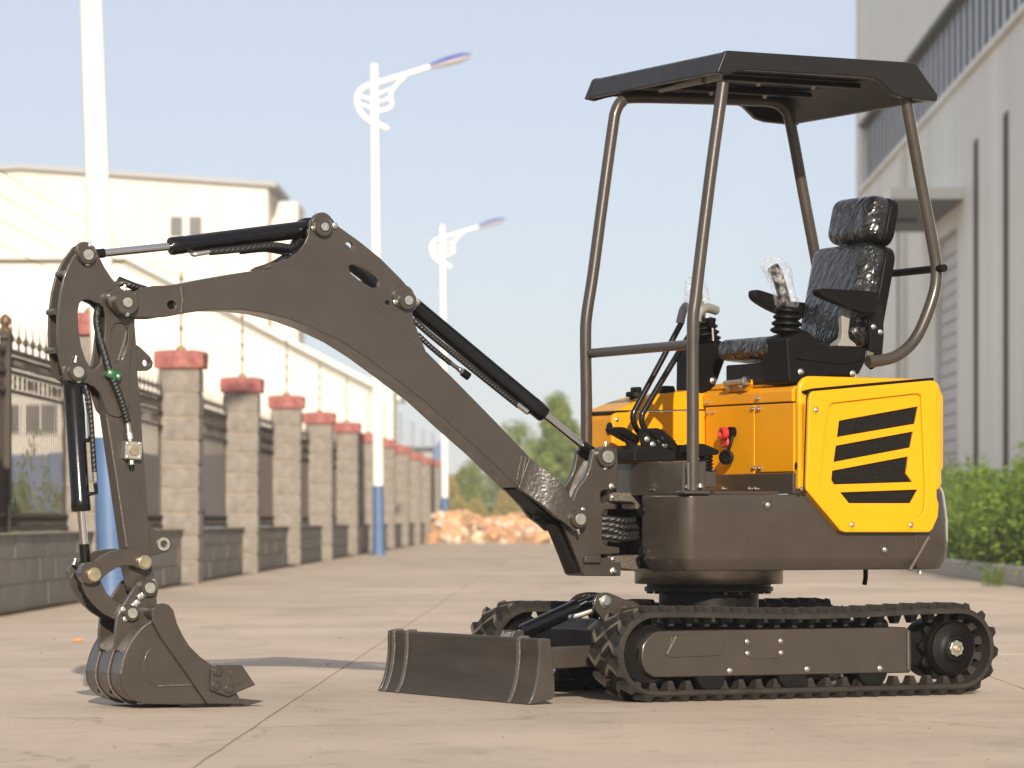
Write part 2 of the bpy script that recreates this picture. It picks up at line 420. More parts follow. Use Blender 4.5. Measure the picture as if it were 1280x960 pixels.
def make_track(y0, near):
    """y0: inner... the belt spans y0 .. y0 + .18"""
    W = .18
    n = 144
    outer, inner = [], []
    lo = []
    for i in range(n):
        x, z, a = loop_pt(i / n)
        nx, nz = math.sin(-a) * -1, math.cos(a)
        nx = -math.sin(a); nz = math.cos(a)
        nx, nz = (-math.sin(a), math.cos(a))
        o = (x + nx * .003, z + nz * .003); q = (x - nx * .016, z - nz * .016)
        lo.append([(o[0], y0 + .006, o[1]), (o[0], y0 + W - .006, o[1]), (o[0] - nx * .006, y0 + W, o[1] - nz * .006), (q[0], y0 + W, q[1]), (q[0], y0, q[1]), (o[0] - nx * .006, y0, o[1] - nz * .006)])
    b = MB(); b.loft(lo + [lo[0]], cap=False)
    tr = b.build('crawler_track', M['rubber'], exc, ang=40)
    for k in range(NP):
        for half in (0, 1):
            s = (k + (.5 if half else 0)) / NP
            x, z, a = loop_pt(s % 1)
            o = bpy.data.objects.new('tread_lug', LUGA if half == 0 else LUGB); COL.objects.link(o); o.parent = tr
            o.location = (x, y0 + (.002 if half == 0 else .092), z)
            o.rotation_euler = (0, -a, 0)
        x, z, a = loop_pt((k + .3) / NP)
        o = bpy.data.objects.new('guide_tooth', GT); COL.objects.link(o); o.parent = tr
        o.location = (x - (-math.sin(a)) * .016, y0 + .105, z - math.cos(a) * .016); o.rotation_euler = (0, -a, 0)
    yc = y0 + .09
    # sprocket at the rear
    zs = ZC
    sp = MB()
    N2 = 11
    pts = []
    for i in range(N2 * 4):
        r = (.118 if (i % 4) in (0, 1) else .098); t = 2 * math.pi * i / (N2 * 4); pts.append((XR + r * math.cos(t), zs + r * math.sin(t)))
    sp.plate(pts, yc - .012, yc + .012)
    sp.build('drive_sprocket', M['black'], tr, bev=.003)
    MB().lathe([(0, -.16), (.085, -.16), (.105, -.12), (.105, -.052), (0, -.052)], (XR, yc, zs), (0, 1, 0), 32).build('drive_motor', M['black'], tr)
    MB().box(XR + .02, XR + .16, yc - .10, yc - .015, zs - .06, zs + .055).build('motor_bracket', M['black'], tr, bev=.004)
    MB().lathe([(0, -.05), (.10, -.05), (.10, .012), (.098, .02), (.093, .026), (.088, .022), (.086, .030), (.060, .036), (.048, .040), (.042, .048), (.034, .05), (.034, .040), (0, .04)], (XR, yc + .012, zs), (0, 1, 0), 40).build('sprocket_hub', M['black'], tr)
    g = []
    for i in range(16):
        r = .030 if i % 2 == 0 else .0255; t = 2 * math.pi * i / 16; g.append((XR + r * math.cos(t), zs + r * math.sin(t)))
    MB().plate(g, yc + .045, yc + .066).build('hub_nut', M['pin'], tr, bev=.003)
    MB().lathe([(0, 0), (.013, 0), (.013, .006), (.006, .008), (0, .006)], (XR, yc + .066, zs), (0, 1, 0), 16).build('hub_bolt', M['brass'], tr)
    # front idler and rollers
    MB().lathe([(0, -.035), (.095, -.035), (.112, -.022), (.112, .022), (.095, .035), (.075, .03), (.04, .03), (.035, .042), (0, .042)], (XF, yc, ZC), (0, 1, 0), 36).build('front_idler', M['black'], tr)
    for x in (.26, -.055, -.375):
        MB().lathe([(0, -.055), (.058, -.055), (.06, -.045), (.052, -.02), (.052, .02), (.06, .045), (.056, .052), (.02, .054), (0, .054)], (x, yc, .088), (0, 1, 0), 28).build('track_roller', M['black'], tr)
    MB().lathe([(0, -.03), (.03, -.03), (.03, .03), (0, .03)], (-.42, yc, .235), (0, 1, 0), 20).build('carrier_roller', M['black'], tr)
    # frame beam
    yf = y0 + (.15 if near else .03); s = 1 if near else -1
    yb = y0 + (.04 if near else .14)
    if near:
        prof = xz([(828, 788.5), (1132, 784), (1139, 788), (1140, 836), (1138, 841), (818, 847), (808, 841), (803, 830), (802, 818), (804, 806), (812, 795), (819, 790)], yf)
    fr = MB().plate(prof_near if not near else prof, min(yf, yb), max(yf, yb)).build('track_frame', M['brown'], tr, bev=.006)
    if near:
        MB().plate(xz([(839, 795.5), (909, 787), (903, 815), (899, 819.5), (836, 822), (834, 819)], yf), yf - .002, yf + .004).build('tension_cover', M['brown'], tr, bev=.002)
        MB().tube([at(833.5, 818, y=yf + .005), at(845, 796, y=yf + .005)], .0055, 8).build('weld_bead', M['brownweld'], tr)
        MB().tube([at(1135, 789, y=yf + .003), at(1135.5, 837, y=yf + .003)], .004, 8).build('weld_bead', M['brownweld'], tr)
        MB().plate(xz([(930.5, 794), (980, 793.5), (980, 817), (973, 823), (939, 824), (931, 818)], yf), yf - .002, yf + .003).build('access_plate', M['brown'], tr, bev=.0015)
        for a, c in ((934, 802), (976, 801.3), (934.5, 816.7), (976.5, 816)): bolt(tr, at(a, c, y=yf + .004), .95)
        for a, c in ((912.5, 838.5), (1009, 836.5), (1100, 835.5)): bolt(tr, at(a, c, y=yf + .001), 1.15)
        return prof, tr
    return None, tr
prof_near = None
prof_near, trk_near = make_track(.32, True)
_, trk_far = make_track(-.57, False)
trk_near['label'] = 'near crawler track with chevron rubber tread'
trk_far['label'] = 'far crawler track half hidden behind the dozer blade'

# ------------------------------------------------------------ undercarriage and slewing ring
b = MB()
b.plate([(.36, -.38), (.36, .34), (.2, .36), (-.42, .36), (-.52, .2), (-.52, -.25), (-.42, -.42), (.2, -.42)], .17, .25, axis='z')
b.lathe([(0, .2), (.172, .2), (.172, .352), (0, .352)], (0, 0, 0), (0, 0, 1), 48)
b.build('undercarriage_frame', M['black'], exc, bev=.004)
b = MB(); b.lathe([(0, .352), (.222, .352), (.222, .366), (.214, .368), (.214, .378), (0, .378)], (0, 0, 0), (0, 0, 1), 64)
RBM = MB().cyl((0, 0, -.008), (0, 0, .002), .009, seg=6).mesh('ring_bolt'); RBM.materials.append(M['black'])
lower = b.build('slewing_ring_lower', M['black'], exc)
for i in range(24):
    t = 2 * math.pi * i / 24
    link('ring_bolt', RBM, lower).location = (.206 * math.cos(t), .206 * math.sin(t), .352)
MB().lathe([(0, .378), (.254, .378), (.256, .381), (.256, .431), (0, .431)], (0, 0, 0), (0, 0, 1), 72).build('slewing_ring', M['steel'], exc)

# ------------------------------------------------------------ dozer blade
YB0, YB1 = -.665, .457
prof_px = [(661, 881), (666.5, 870), (671.5, 851), (674.6, 826), (674.6, 801)]
front = cr(xz(prof_px, YB1), 4, closed=False)
back = [(x - .016, z) for x, z in reversed(front)]
back[0] = (front[-1][0] - .03, front[-1][1])
dz = MB().plate(front + [(front[-1][0] - .004, front[-1][1] + .006), (front[-1][0] - .03, front[-1][1] + .006)] + back[1:], YB0, YB1 - .014)
blade = dz.build('dozer_blade', mat('worn_blade_paint', (.046, .037, .030), .5, spec=.1, var=.22, vscale=6, bump=.06, bscale=140, dust=(.12, .10, .08), dust_amt=.2, dscale=8, rvar=.08, stretch=(1, .35, 2.5)), exc, bev=.003)
for ya, yb in ((YB1 - .0135, YB1), (YB0 - .014, YB0 + .0005)):
    epx = xz([(674.4, 799.6), (680, 797.6), (688, 798.6), (693.3, 849), (694, 869), (691, 874), (662, 881.2)], YB1)
    MB().plate(epx + [(x + .002, z) for x, z in front[1:-1]], ya, yb).build('end_plate', M['brown'], blade, bev=.003)
for yy in (.30, -.535, -.64):
    fx = [(x + .005, z) for x, z in front]; bx = [(x - .005, z) for x, z in reversed(front)]
    MB().plate(fx + [(fx[-1][0] - .012, fx[-1][1] + .012), (fx[-1][0] - .04, fx[-1][1] + .012), (fx[-1][0] - .04, fx[-1][1] - .004)] + bx, yy, yy + .022).build('wear_strip', M['brownweld'], blade, bev=.004)
za = at(700, 838, y=.27).z; zb = at(700, 811, y=.27).z
for yy in (.20, -.31):
    MB().plate([(.90, za), (.89, zb - .01), (.84, zb), (.30, zb + .02), (.30, za + .02)], yy, yy + .06).build('blade_arm', M['brown'], blade, bev=.005)
MB().box(.52, .57, -.26, .20, .15, .23).build('cross_member', M['black'], blade, bev=.006)
# lift cylinder
yc_ = -.03
p0 = at(640, 799, y=yc_); p1 = at(652, 791, y=yc_); p2 = at(722, 758.5, y=yc_); p3 = at(752, 747, y=yc_)
cy = MB().lathe([(0, 0), (.024, 0), (.0275, .004), (.0275, (p2 - p1).length - .004), (.024, (p2 - p1).length), (0, (p2 - p1).length)], p1, p2 - p1, 28).build('blade_cylinder', M['blackgloss'], exc)
MB().cyl(p0, p1, .014).build('piston_rod', M['chrome'], cy)
MB().cyl(p2, p3, .018).build('rod_eye', M['blackgloss'], cy)
MB().lathe([(0, -.03), (.024, -.03), (.024, .03), (0, .03)], p0, (0, 1, 0), 20).build('clevis_pin', M['pin'], cy)
for yy in (-.075, .0):
    MB().plate([(p0.x + .06, p0.z - .05), (p0.x + .015, p0.z + .03), (p0.x - .02, p0.z + .03), (p0.x - .04, p0.z - .05)], yy, yy + .015).build('clevis_plate', M['brown'], cy, bev=.003)
MB().tube([at(713, 772, y=.0), at(727, 768, y=.01), at(745, 762, y=.02)], .010, 10).build('hose_fitting', M['zinc'], cy)
MB().lathe([(0, 0), (.013, 0), (.013, .012), (0, .012)], at(713, 772, y=0), (-.3, .9, -.2), 12).build('hose_fitting', M['zinc'], cy)
MB().tube([at(725, 756.5, y=.0), at(733, 752.5, y=.0), ], .007, 10).build('hose_fitting', M['chrome'], cy)
MB().tube([at(742, 763, y=.03), at(762, 758, y=.05), at(785, 753, y=.03), at(800, 752.5, y=-.02), at(815, 753, y=-.08)], .011, 12, smooth=4).build('hydraulic_hose', M['hose'], cy)
MB().tube([at(712, 757, y=-.08), at(722, 747, y=-.1), at(740, 744, y=-.1), at(765, 748, y=-.12)], .011, 12, smooth=4).build('hydraulic_hose', M['hose'], cy)
for yy in (-.10, .045):
    MB().plate(cr(xz([(742, 757), (745, 746), (752, 741.5), (761, 741), (780, 749), (800, 756), (800, 790), (765, 785), (750, 770)], yy + .015), 2), yy, yy + .018).build('lift_bracket', M['brown'], exc, bev=.004)
bb = at(756.5, 752, y=.064)
MB().lathe([(0, -.01), (.022, -.01), (.022, .004), (.012, .006), (.012, .012), (0, .012)], bb, (0, 1, 0), 20).build('bracket_pin', M['zinc'], exc)
MB().plate([(.40, .19), (.40, .26), (.47, .26), (.56, .20)], -.35, .31).build('front_cross_beam', M['black'], exc, bev=.006)

# ------------------------------------------------------------ upper deck
def arc(cx, cy, r, a0, a1, n=6): return [(cx + r * math.cos(R(a0 + (a1 - a0) * i / n)), cy + r * math.sin(R(a0 + (a1 - a0) * i / n))) for i in range(n + 1)]
XFR = .338
plan = arc(XFR - .045, .42 - .045, .045, 90, 0) + [(XFR, .13), (.20, .125), (.20, -.16), (XFR - .03, -.165), (XFR - .03, -.30)] + arc(XFR - .10, -.37, .07, 0, -90)[1:] + [(-.60, -.44), (-.60, .42)]
def inset(pl, d):
    n = len(pl); out = []
    for i in range(n):
        p, q, r_ = Vector(pl[i - 1]), Vector(pl[i]), Vector(pl[(i + 1) % n])
        e1 = (q - p).normalized(); e2 = (r_ - q).normalized()
        n1 = Vector((e1.y, -e1.x)); n2 = Vector((e2.y, -e2.x)); m_ = (n1 + n2)
        if m_.length < 1e-5: m_ = n1
        m_.normalize(); out.append(tuple(q - m_ * d / max(.4, m_.dot(n1))))
    return out
area = sum(plan[i][0] * plan[(i + 1) % len(plan)][1] - plan[(i + 1) % len(plan)][0] * plan[i][1] for i in range(len(plan)))
sg = 1 if area > 0 else -1
def ring(pl, d, z): return [(x, y, z) for x, y in inset(pl, d * sg)]
z0, z1 = .428, .683
skirt = MB().loft([ring(plan, .022, z0), ring(plan, .004, z0 + .034), ring(plan, 0, z0 + .044), ring(plan, 0, z1 - .006), ring(plan, .006, z1)]).build('deck_skirt', M['brown'], exc, bev=.003, ang=30)
cw = [(-.57, .423)] + [(-.655, .422), (-.695, .412), (-.735, .375), (-.77, .30), (-.80, .16), (-.81, 0), (-.80, -.16), (-.78, -.31), (-.74, -.40), (-.68, -.435), (-.57, -.443)]
area = sum(cw[i][0] * cw[(i + 1) % len(cw)][1] - cw[(i + 1) % len(cw)][0] * cw[i][1] for i in range(len(cw)))
sg = 1 if area > 0 else -1
MB().loft([ring(cw, .022, z0), ring(cw, .004, z0 + .034), ring(cw, -.001, z0 + .1), ring(cw, 0, .60), ring(cw, .012, .69), ring(cw, .03, .73)]).build('counterweight', M['brown'], exc, bev=.004, ang=50)
# slanting weld line, bolts and cable stub on the skirt
MB().tube([at(1161, 671, y=.424), at(1149, 692, y=.424), at(1137, 713, y=.42)], .0055, 8).build('weld_bead', M['brownweld'], skirt)
for a, c in ((960, 631), (1106, 687)):
    p = at(a, c, y=.42)
    MB().lathe([(0, 0), (.019, 0), (.019, .003), (.014, .004), (.012, .001), (0, .001)], p, (0, 1, 0), 20).build('bolt_recess', M['brown'], skirt)
    bolt(skirt, p + Vector((0, .001, 0)), 1.05)
for a, c in ((803, 637.5), (803, 690.5)):
    p = at(a, c, x=XFR)
    MB().lathe([(0, 0), (.02, 0), (.02, .002), (.017, .006), (0, .008)], p, (1, 0, 0), 18).build('plug', M['black'], skirt)
MB().tube([at(1082, 712, y=.1), at(1082, 722, y=.1), at(1080.5, 731, y=.1)], .0085, 10).build('drain_hose', M['plastic'], exc)
bolt(skirt, at(1150, 716, y=.38), 1.3, 'z')
# floor beam, sill
zt = at(820, 577.3, x=.335).z
MB().box(.245, .335, -.155, .40, .681, zt).build('floor_beam', M['brown'], exc, bev=.004)
MB().tube([at(860, 578, x=.339), at(860.5, 612, x=.339)], .004, 8).build('weld_bead', M['brownweld'], exc)
MB().tube([at(812, 612.5, x=.337), at(818, 612, x=.337)], .004, 8).build('weld_bead', M['brownweld'], exc)
MB().box(-.085, .24, -.22, .33, .684, .694).build('floor_plate', M['brown'], exc, bev=.002)
zs_ = at(940, 592, x=-.088).z
MB().box(-.13, -.088, -.20, .408, .686, zs_).build('sill_panel', M['brown'], exc, bev=.003)
MB().box(.205, .2435, .20, .398, .7055, zs_ + .002).build('pedal_box', M['brown'], exc, bev=.003)
for a, c in ((904, 611), (937, 611), (944.5, 611), (1001.5, 611)): bolt(exc, at(a, c, x=-.086), .95, 'x')

# ------------------------------------------------------------ yellow bodywork
# right hand tank housing with lid
yw = -.20
ZS = .985
tank = MB().plate([(.272, .70), (.272, .955), (.255, .972), (-.25, ZS), (-.25, .70)], -.42, yw).build('tank_housing', M['amber'], exc, bev=.012, seg=3)
lidp = xz([(768, 513.5), (801, 500), (822, 493.5), (857, 489), (873, 486.5)], yw) + [(-.25, 1.05), (-.25, ZS + .0045)]
lidp = [(.262, .975)] + lidp
lid = MB().plate(lidp + [(.25, .977)], -.418, yw - .001).build('tank_lid', M['yellow'], exc, bev=.008, seg=3)
MB().plate([(.274, .968), (.266, .976), (.20, .98), (.20, .974)], -.41, yw - .004).build('lid_seal', M['black'], tank)
p = at(762.5, 535.5, x=.273)
MB().lathe([(0, 0), (.021, 0), (.021, .004), (.016, .005), (0, .001)], p, (1, 0, 0), 20).build('grommet', M['black'], tank)
bolt(tank, at(771.5, 524.5, y=yw + .001), .9)
for cx_, cz_, r_ in ((795, 497, .036), (832, 492, .034)):
    p = at(cx_, cz_, y=-.30)
    cap = MB().lathe([(0, -.03), (r_ * .65, -.03), (r_ * .65, .002), (r_, .003), (r_, .016), (r_ * .9, .02), (0, .02)], p, (0, 0, 1), 24).build('filler_cap', M['plastic'], exc, bev=.001)
    if cx_ < 800: MB().rbox(p + Vector((0, 0, .026)), (.022, .05, .022), .006).build('cap_grip', M['plastic'], cap)
    else: MB().lathe([(0, .018), (r_ * .92, .018), (r_ * .9, .026), (0, .028)], p, (0, 0, 1), 24).build('cap_rim', M['plastic'], cap)
# seat box: front wall, service doors, lid
xs = -.10
ys0, ys1 = yw + .002, .425
MB().box(-.60, xs, ys0, ys1, .70, .993).build('seat_housing', M['amber'], exc, bev=.006)
yd = at(945, 550, x=xs).y
zb1 = at(920, 591.5, x=xs).z; zb2 = at(970, 590, x=xs).z
d1 = MB().box(xs - .004, xs + .007, ys0 + .016, yd - .0015, zb1 - .006, .992).build('service_door', M['amber'], exc, bev=.003)
d2 = MB().box(xs - .004, xs + .006, yd + .0015, ys1 - .022, zb2, .992).build('service_door', M['amber'], exc, bev=.003)
d1['label'] = 'left service door with red isolator key'
for a, c in ((885, 516), (892, 515)): bolt(d1, at(a, c, x=xs + .009), .9, 'x')
for a, c in ((941, 511), (942, 585)): bolt(d1, at(a, c, x=xs + .009), 1.0, 'x')
bolt(d1, at(893, 587.5, x=xs + .009), 1, 'x')
for a, c in ((948.5, 511), (949.5, 585)): bolt(d2, at(a, c, x=xs + .009), 1.15, 'x')
p = at(995, 582, x=xs + .007); MB().rbox(p, (.002, .012, .022), .0009).build('slot', M['dark'], d2)
# red isolator
k = at(907, 541, x=xs + .02)
red = MB().rbox(at(905.5, 547.5, x=xs + .02), (.012, .052, .064), .006, Matrix.Rotation(R(8), 4, 'X')).build('isolator_key', M['red'], d1)
MB().lathe([(0, 0), (.021, 0), (.021, .02), (.014, .022), (.012, .012), (0, .012)], at(907.5, 541.5, x=xs + .03), (1, 0, 0), 20).build('isolator_knob', M['red'], d1)
MB().lathe([(0, -.01), (.018, -.01), (.018, .014), (0, .014)], at(916, 540, x=xs + .012), (1, 0, 0), 16).build('isolator_post', M['plastic'], d1)
MB().tube([at(916, 545, x=xs + .03), at(913, 556, x=xs + .04), at(909.5, 566, x=xs + .045)], .006, 8).build('cap_strap', M['plastic'], d1)
MB().lathe([(0, 0), (.026, 0), (.026, .012), (.02, .014), (.017, .006), (0, .006)], at(908.5, 571.5, x=xs + .035), (.7, .6, 0), 20).build('isolator_cap', M['plastic'], d1)
# lid of the seat box
zl = 1.052
prof_l = [(xs + .008, .9965), (xs + .008, zl - .018), (xs - .004, zl - .004), (xs - .02, zl), (-.60, zl + .01), (-.60, .9965)]
slid = MB().plate(prof_l, ys0, ys1 - .028).build('seat_box_lid', M['amber'], exc, bev=.004)
# raised hump with latch
hump = [at(a, c, x=xs) for a, c in ((884, 488), (893, 480), (908, 478), (909, 471.5), (925, 470.5), (930, 473), (938, 473), (945, 470), (960, 469), (963, 483))]
MB().plate([(h.y, h.z) for h in hump], -.45, xs - .005, axis='x').build('lid_hump', M['amber'], exc, bev=.006)
pl_ = [at(a, c, x=xs + .02) for a, c in ((904, 479), (905, 490), (930, 488.5), (935, 480), (934, 474), (928, 480)) ]
lt = MB().plate([(h.y, h.z) for h in pl_], xs - .01, xs + .016, axis='x').build('latch_plate', M['amber'], exc, bev=.002)
MB().tube([at(906, 479, x=xs + .035), at(931, 476, x=xs + .035)], .0085, 10).build('latch_bar', M['pin'], lt)
MB().lathe([(0, -.01), (.014, -.01), (.014, .01), (0, .01)], at(932.5, 476, x=xs + .03), (1, .3, 0), 14).build('latch_knob', M['zinc'], lt)
for a, c in ((911, 484.5), (927, 482.5)): bolt(lt, at(a, c, x=xs + .02), 1.2, 'x')
for a, c in ((884.5, 503), (947.5, 498)): bolt(slid, at(a, c, x=xs + .01), 1.1, 'x')
# hood (rear cowling)
zh = 1.083
hood_sec = arc(xs - .05, zh - .05, .05, 0, 90, 6)
hood = MB().plate([(xs - .002, .76)] + hood_sec + [(-.62, zh - .002), (-.665, zh - .012), (-.68, zh - .05), (-.675, .70), (-.5, .70)], ys1 - .026, ys1).build('hood_pillar', M['bright'], exc, bev=.012, seg=4)
MB().plate([(-.20, .76), (-.20, zh - .004)] + [(-.62, zh - .004), (-.69, zh - .02), (-.71, zh - .06), (-.71, .76)], -.42, ys1 - .028).build('engine_hood', M['bright'], exc, bev=.02, seg=3)
# grille panel
yg = .44
outer = [(1016.5, 489), (1166, 475.3), (1173, 480), (1175, 486), (1172, 493), (1171.5, 622), (1174, 630), (1173, 646), (1166, 662), (1162, 665.5), (1056, 665.5), (1050, 663), (1008.5, 613), (1008, 606), (1011.5, 500), (1013, 492)]
innr = [(1037, 508), (1041, 504), (1147, 492), (1152, 495), (1157, 612), (1155, 640), (1148, 648), (1058, 650), (1053, 647), (1027, 612), (1026, 604), (1031, 545)]
G = [[(1049, 526), (1148, 508), (1143.8, 529.7), (1046.5, 546.3)], [(1045, 557.3), (1141.8, 539.4), (1138, 559.4), (1042.2, 577.6)],
     [(1040.6, 588.5), (1135.6, 570.6), (1132.8, 592.3), (1140.5, 602.5), (1042.8, 605.6), (1039.4, 600)], [(1050.6, 615.6), (1147.5, 612), (1138.2, 629), (1061.5, 629)]]
gp = MB().plate(xz(outer, yg + .012), yg - .03, yg + .012, [xz(innr, yg + .012)]).build('grille_panel', M['bright'], exc, bev=.015, seg=5)
MB().plate([(x, z) for x, z in xz([(a + (1092 - a) * -.03, c + (570 - c) * -.03) for a, c in innr], yg + .001)], yg - .022, yg + .001, [xz(g, yg + .001) for g in G]).build('panel_field', M['bright'], gp, bev=.002)
for g in G:
    MB().plate(xz(g, yg - .004), yg - .016, yg - .007).build('air_grille', M['grille'], gp)
seal = [(1166, 474), (1015, 487.5), (1011, 492), (1009.5, 500), (1006, 606), (1006.5, 614)]
MB().tube([at(a, c, y=yg - .004) for a, c in seal], .0055, 8, smooth=2).build('rubber_seal', M['plastic'], gp)
for a, c in ((1020, 512.5), (1065, 656), (1138.5, 656.5)):
    p = at(a, c, y=yg + .011)
    MB().lathe([(0, 0), (.015, 0), (.016, .004), (.012, .004), (.010, .001), (0, .001)], p, (0, 1, 0), 18).build('bolt_recess', M['bright'], gp)
    bolt(gp, p + Vector((0, .002, 0)), 1.0)
# rear skin closing the bodywork
MB().plate([(-.672, .423), (-.705, .38), (-.735, .30), (-.755, .15), (-.76, 0), (-.755, -.2), (-.74, -.34), (-.70, -.42), (-.60, -.42), (-.60, .423)], .70, zh - .035, axis='z').build('rear_cover', M['bright'], exc, bev=.02, seg=3)

# ------------------------------------------------------------ canopy
RP = .0205
def post(name, pts, y, r=RP, label=None):
    o = MB().tube([at(a, c, y=y) for a, c in pts], r, 18, smooth=5).build(name, M['brown'], exc)
    if label: o['label'] = label
    return o
YN, YF = .40, -.24
post('canopy_post', [(866, 613), (866, 520), (866, 430), (866.5, 396), (869.5, 372), (878, 300), (890, 205), (904, 104)], YN, label='near front canopy post')
post('canopy_post', [(1132, 122), (1136, 145), (1150, 222), (1168, 316), (1170.5, 345), (1166, 372), (1152, 409), (1139, 430), (1122, 444), (1104, 450), (1085, 452)], YN, label='near rear canopy post curving in under the seat')
post('canopy_frame', [(733, 590), (733, 500), (732, 420), (734, 390), (741, 345), (752, 262), (766, 160), (770, 139), (777, 127), (790, 122), (860, 123), (940, 125.5), (968, 128), (981, 137), (988, 154), (1004, 240), (1020, 325), (1023, 350), (1018, 380), (1005, 420)], YF, label='far side canopy hoop, both posts and the rail between them in one bent tube')
a_ = at(735, 442, y=YF); b_ = at(866, 430.3, y=YN)
MB().tube([a_, b_], .0165, 16).build('front_rail', M['brown'], exc)
a_ = at(1180.5, 335, y=YN + .05); b_ = Vector((a_.x, YF, a_.z))
MB().tube([a_, b_], .0135, 14).build('rear_rail', M['black'], exc)
pf = at(866, 613, y=YN)
MB().rbox((pf.x, YN, z1 + .006), (.10, .07, .012), .004).build('post_foot', M['brown'], exc)
bolt(exc, at(875, 608, y=YN + .02), 1.5, 'z')
bolt(exc, at(859, 609, y=YN + .02), 1.1, 'z')
# roof
y0r, y1r = -.47, .455
tp = [(.232, 2.084), (.205, 2.150), (.195, 2.156), (-.543, 2.156), (-.556, 2.150), (-.640, 2.052), (-.636, 2.034), (-.616, 2.034), (-.545, 2.118), (-.53, 2.124), (.18, 2.124), (.20, 2.11), (.212, 2.082)]
roof = MB().plate(tp, y0r + .02, y1r - .02).build('canopy_roof', mat('dark_canopy_paint', (.0105, .009, .008), .34, spec=.35, var=.1, vscale=3, bump=.05, bscale=160, rvar=.06), exc, bev=.016, seg=4)
side = [(.236, 2.082), (.205, 2.152), (.195, 2.158), (-.543, 2.158), (-.556, 2.152), (-.643, 2.053), (-.64, 2.030), (-.50, 2.036), (-.46, 2.046), (-.41, 2.086), (-.385, 2.094), (-.34, 2.097), (.12, 2.097), (.16, 2.088), (.20, 2.076)]
for ya, yb in ((y1r - .028, y1r), (y0r, y0r + .028)):
    MB().plate(side, ya, yb).build('roof_skirt', roof.data.materials[0], roof, bev=.02, seg=5)
MB().plate([(.15, 2.118), (-.50, 2.118), (-.50, 2.122), (.15, 2.122)], -.40, .40).build('roof_liner', M['plastic'], roof)
for yy in (-.18, .14):
    br = MB().box(-.50, .16, yy, yy + .05, 2.094, 2.112).build('roof_stiffener', M['black'], roof, bev=.003)
    for x in (-.32, -.1, .1): bolt(br, (x, yy + .025, 2.092), 1.2, 'z').rotation_euler = (R(-90), 0, 0)
# pale bracket across the front with its mark
q0 = at(823, 114, x=.165); q1 = at(900, 95, x=.165)
MB().plate([(q0.y, q0.z - .004), (q1.y, q1.z - .012), (q1.y, q1.z + .014), (q0.y, q0.z + .006)], .155, .165, axis='x').build('front_bracket', M['grey_panel'], roof, bev=.001)
def text_mesh(name, body, size, m, loc, rot, parent, depth=.0006, kind=None):
    cu = bpy.data.curves.new(name, 'FONT'); cu.body = body; cu.size = size; cu.align_x = 'CENTER'; cu.align_y = 'CENTER'; cu.extrude = depth
    o = bpy.data.objects.new(name, cu); COL.objects.link(o)
    dg = bpy.context.evaluated_depsgraph_get()
    me = bpy.data.meshes.new_from_object(o.evaluated_get(dg)); COL.objects.unlink(o); bpy.data.objects.remove(o)
    me.name = name; me.materials.clear(); me.materials.append(m)
    t = link(name, me, parent); t.location = loc; t.rotation_euler = rot
    return t
text_mesh('lettering', 'R2', .026, M['dark'], at(879.5, 100.7, x=.1662), (R(90), 0, R(90)), roof)

# ------------------------------------------------------------ seat
BR = M['film']
tilt = Matrix.Rotation(R(-12), 4, 'Y')
ysc = .095
sb = at(1057, 425, y=ysc)
bk = MB().rbox((-.485, ysc, 1.375), (.115, .365, .36), .045, tilt, 5).build('seat_backrest', BR, exc, ang=60)
def shell_plate(c, w, h, th, r, name, par):
    o = []
    for cx_, cz_, a0 in ((w / 2 - r, h / 2 - r, 0), (-w / 2 + r, h / 2 - r, 90), (-w / 2 + r, -h / 2 + r, 180), (w / 2 - r, -h / 2 + r, 270)):
        o += arc(cx_, cz_, r, a0, a0 + 90, 6)
    s = MB().plate(o, -th / 2, th / 2, axis='x'); m_ = Matrix.Translation(Vector(c)) @ tilt
    s.v = [tuple(m_ @ Vector(q)) for q in s.v]
    return s.build(name, M['plastic'], par, bev=.008, seg=3)
shell_plate((-.533, ysc, 1.365), .372, .368, .045, .055, 'backrest_shell', bk)
hr = MB().rbox((-.548, ysc + .01, 1.640), (.10, .285, .165), .042, tilt, 5).build('headrest', BR, exc, ang=60)
shell_plate((-.590, ysc + .01, 1.631), .290, .168, .040, .045, 'headrest_shell', hr)
for s in (-.06, .08): MB().cyl((-.545, ysc + s, 1.50), (-.56, ysc + s, 1.60), .008, seg=10).build('headrest_rod', M['black'], hr)
MB().rbox((-.27, ysc, 1.172), (.40, .35, .075), .033, Matrix.Rotation(R(-5), 4, 'Y'), 4).build('seat_cushion', BR, exc, ang=60)
MB().box(-.44, -.10, ysc - .15, ysc + .15, 1.06, 1.135).build('seat_pan', M['black'], exc, bev=.006)
# armrests
def armrest(y, pxs, label):
    P = xz(pxs, y)
    o = MB().plate(cr(P, 3), y - .045, y).build('armrest', M['plastic'], exc, bev=.012, seg=3); o['label'] = label; return o
armrest(.385, [(1024, 363), (1029, 360.5), (1060, 362.5), (1096, 365), (1099, 372), (1097, 384), (1091, 391), (1076, 389), (1052, 380), (1030, 371), (1025, 367)], 'near armrest')
armrest(-.10, [(943, 366), (947, 362), (965, 367), (990, 376), (1012, 380), (1012, 395), (1000, 398), (985, 395), (965, 387), (946, 375)], 'far armrest behind the joystick')
brk = MB().plate(xz([(1086, 385), (1104, 380), (1105, 420), (1102, 455), (1090, 462), (1083, 455), (1088, 430)], .33), .315, .33).build('armrest_bracket', M['black'], exc, bev=.002)
for a, c in ((1092, 408.5), (1100.5, 415)): bolt(brk, at(a, c, y=.331), 1.1)
MB().plate(xz([(1083, 438), (1092, 441), (1091, 452), (1085, 450)], .335), .331, .335).build('bracket_plate', M['brass'], brk)

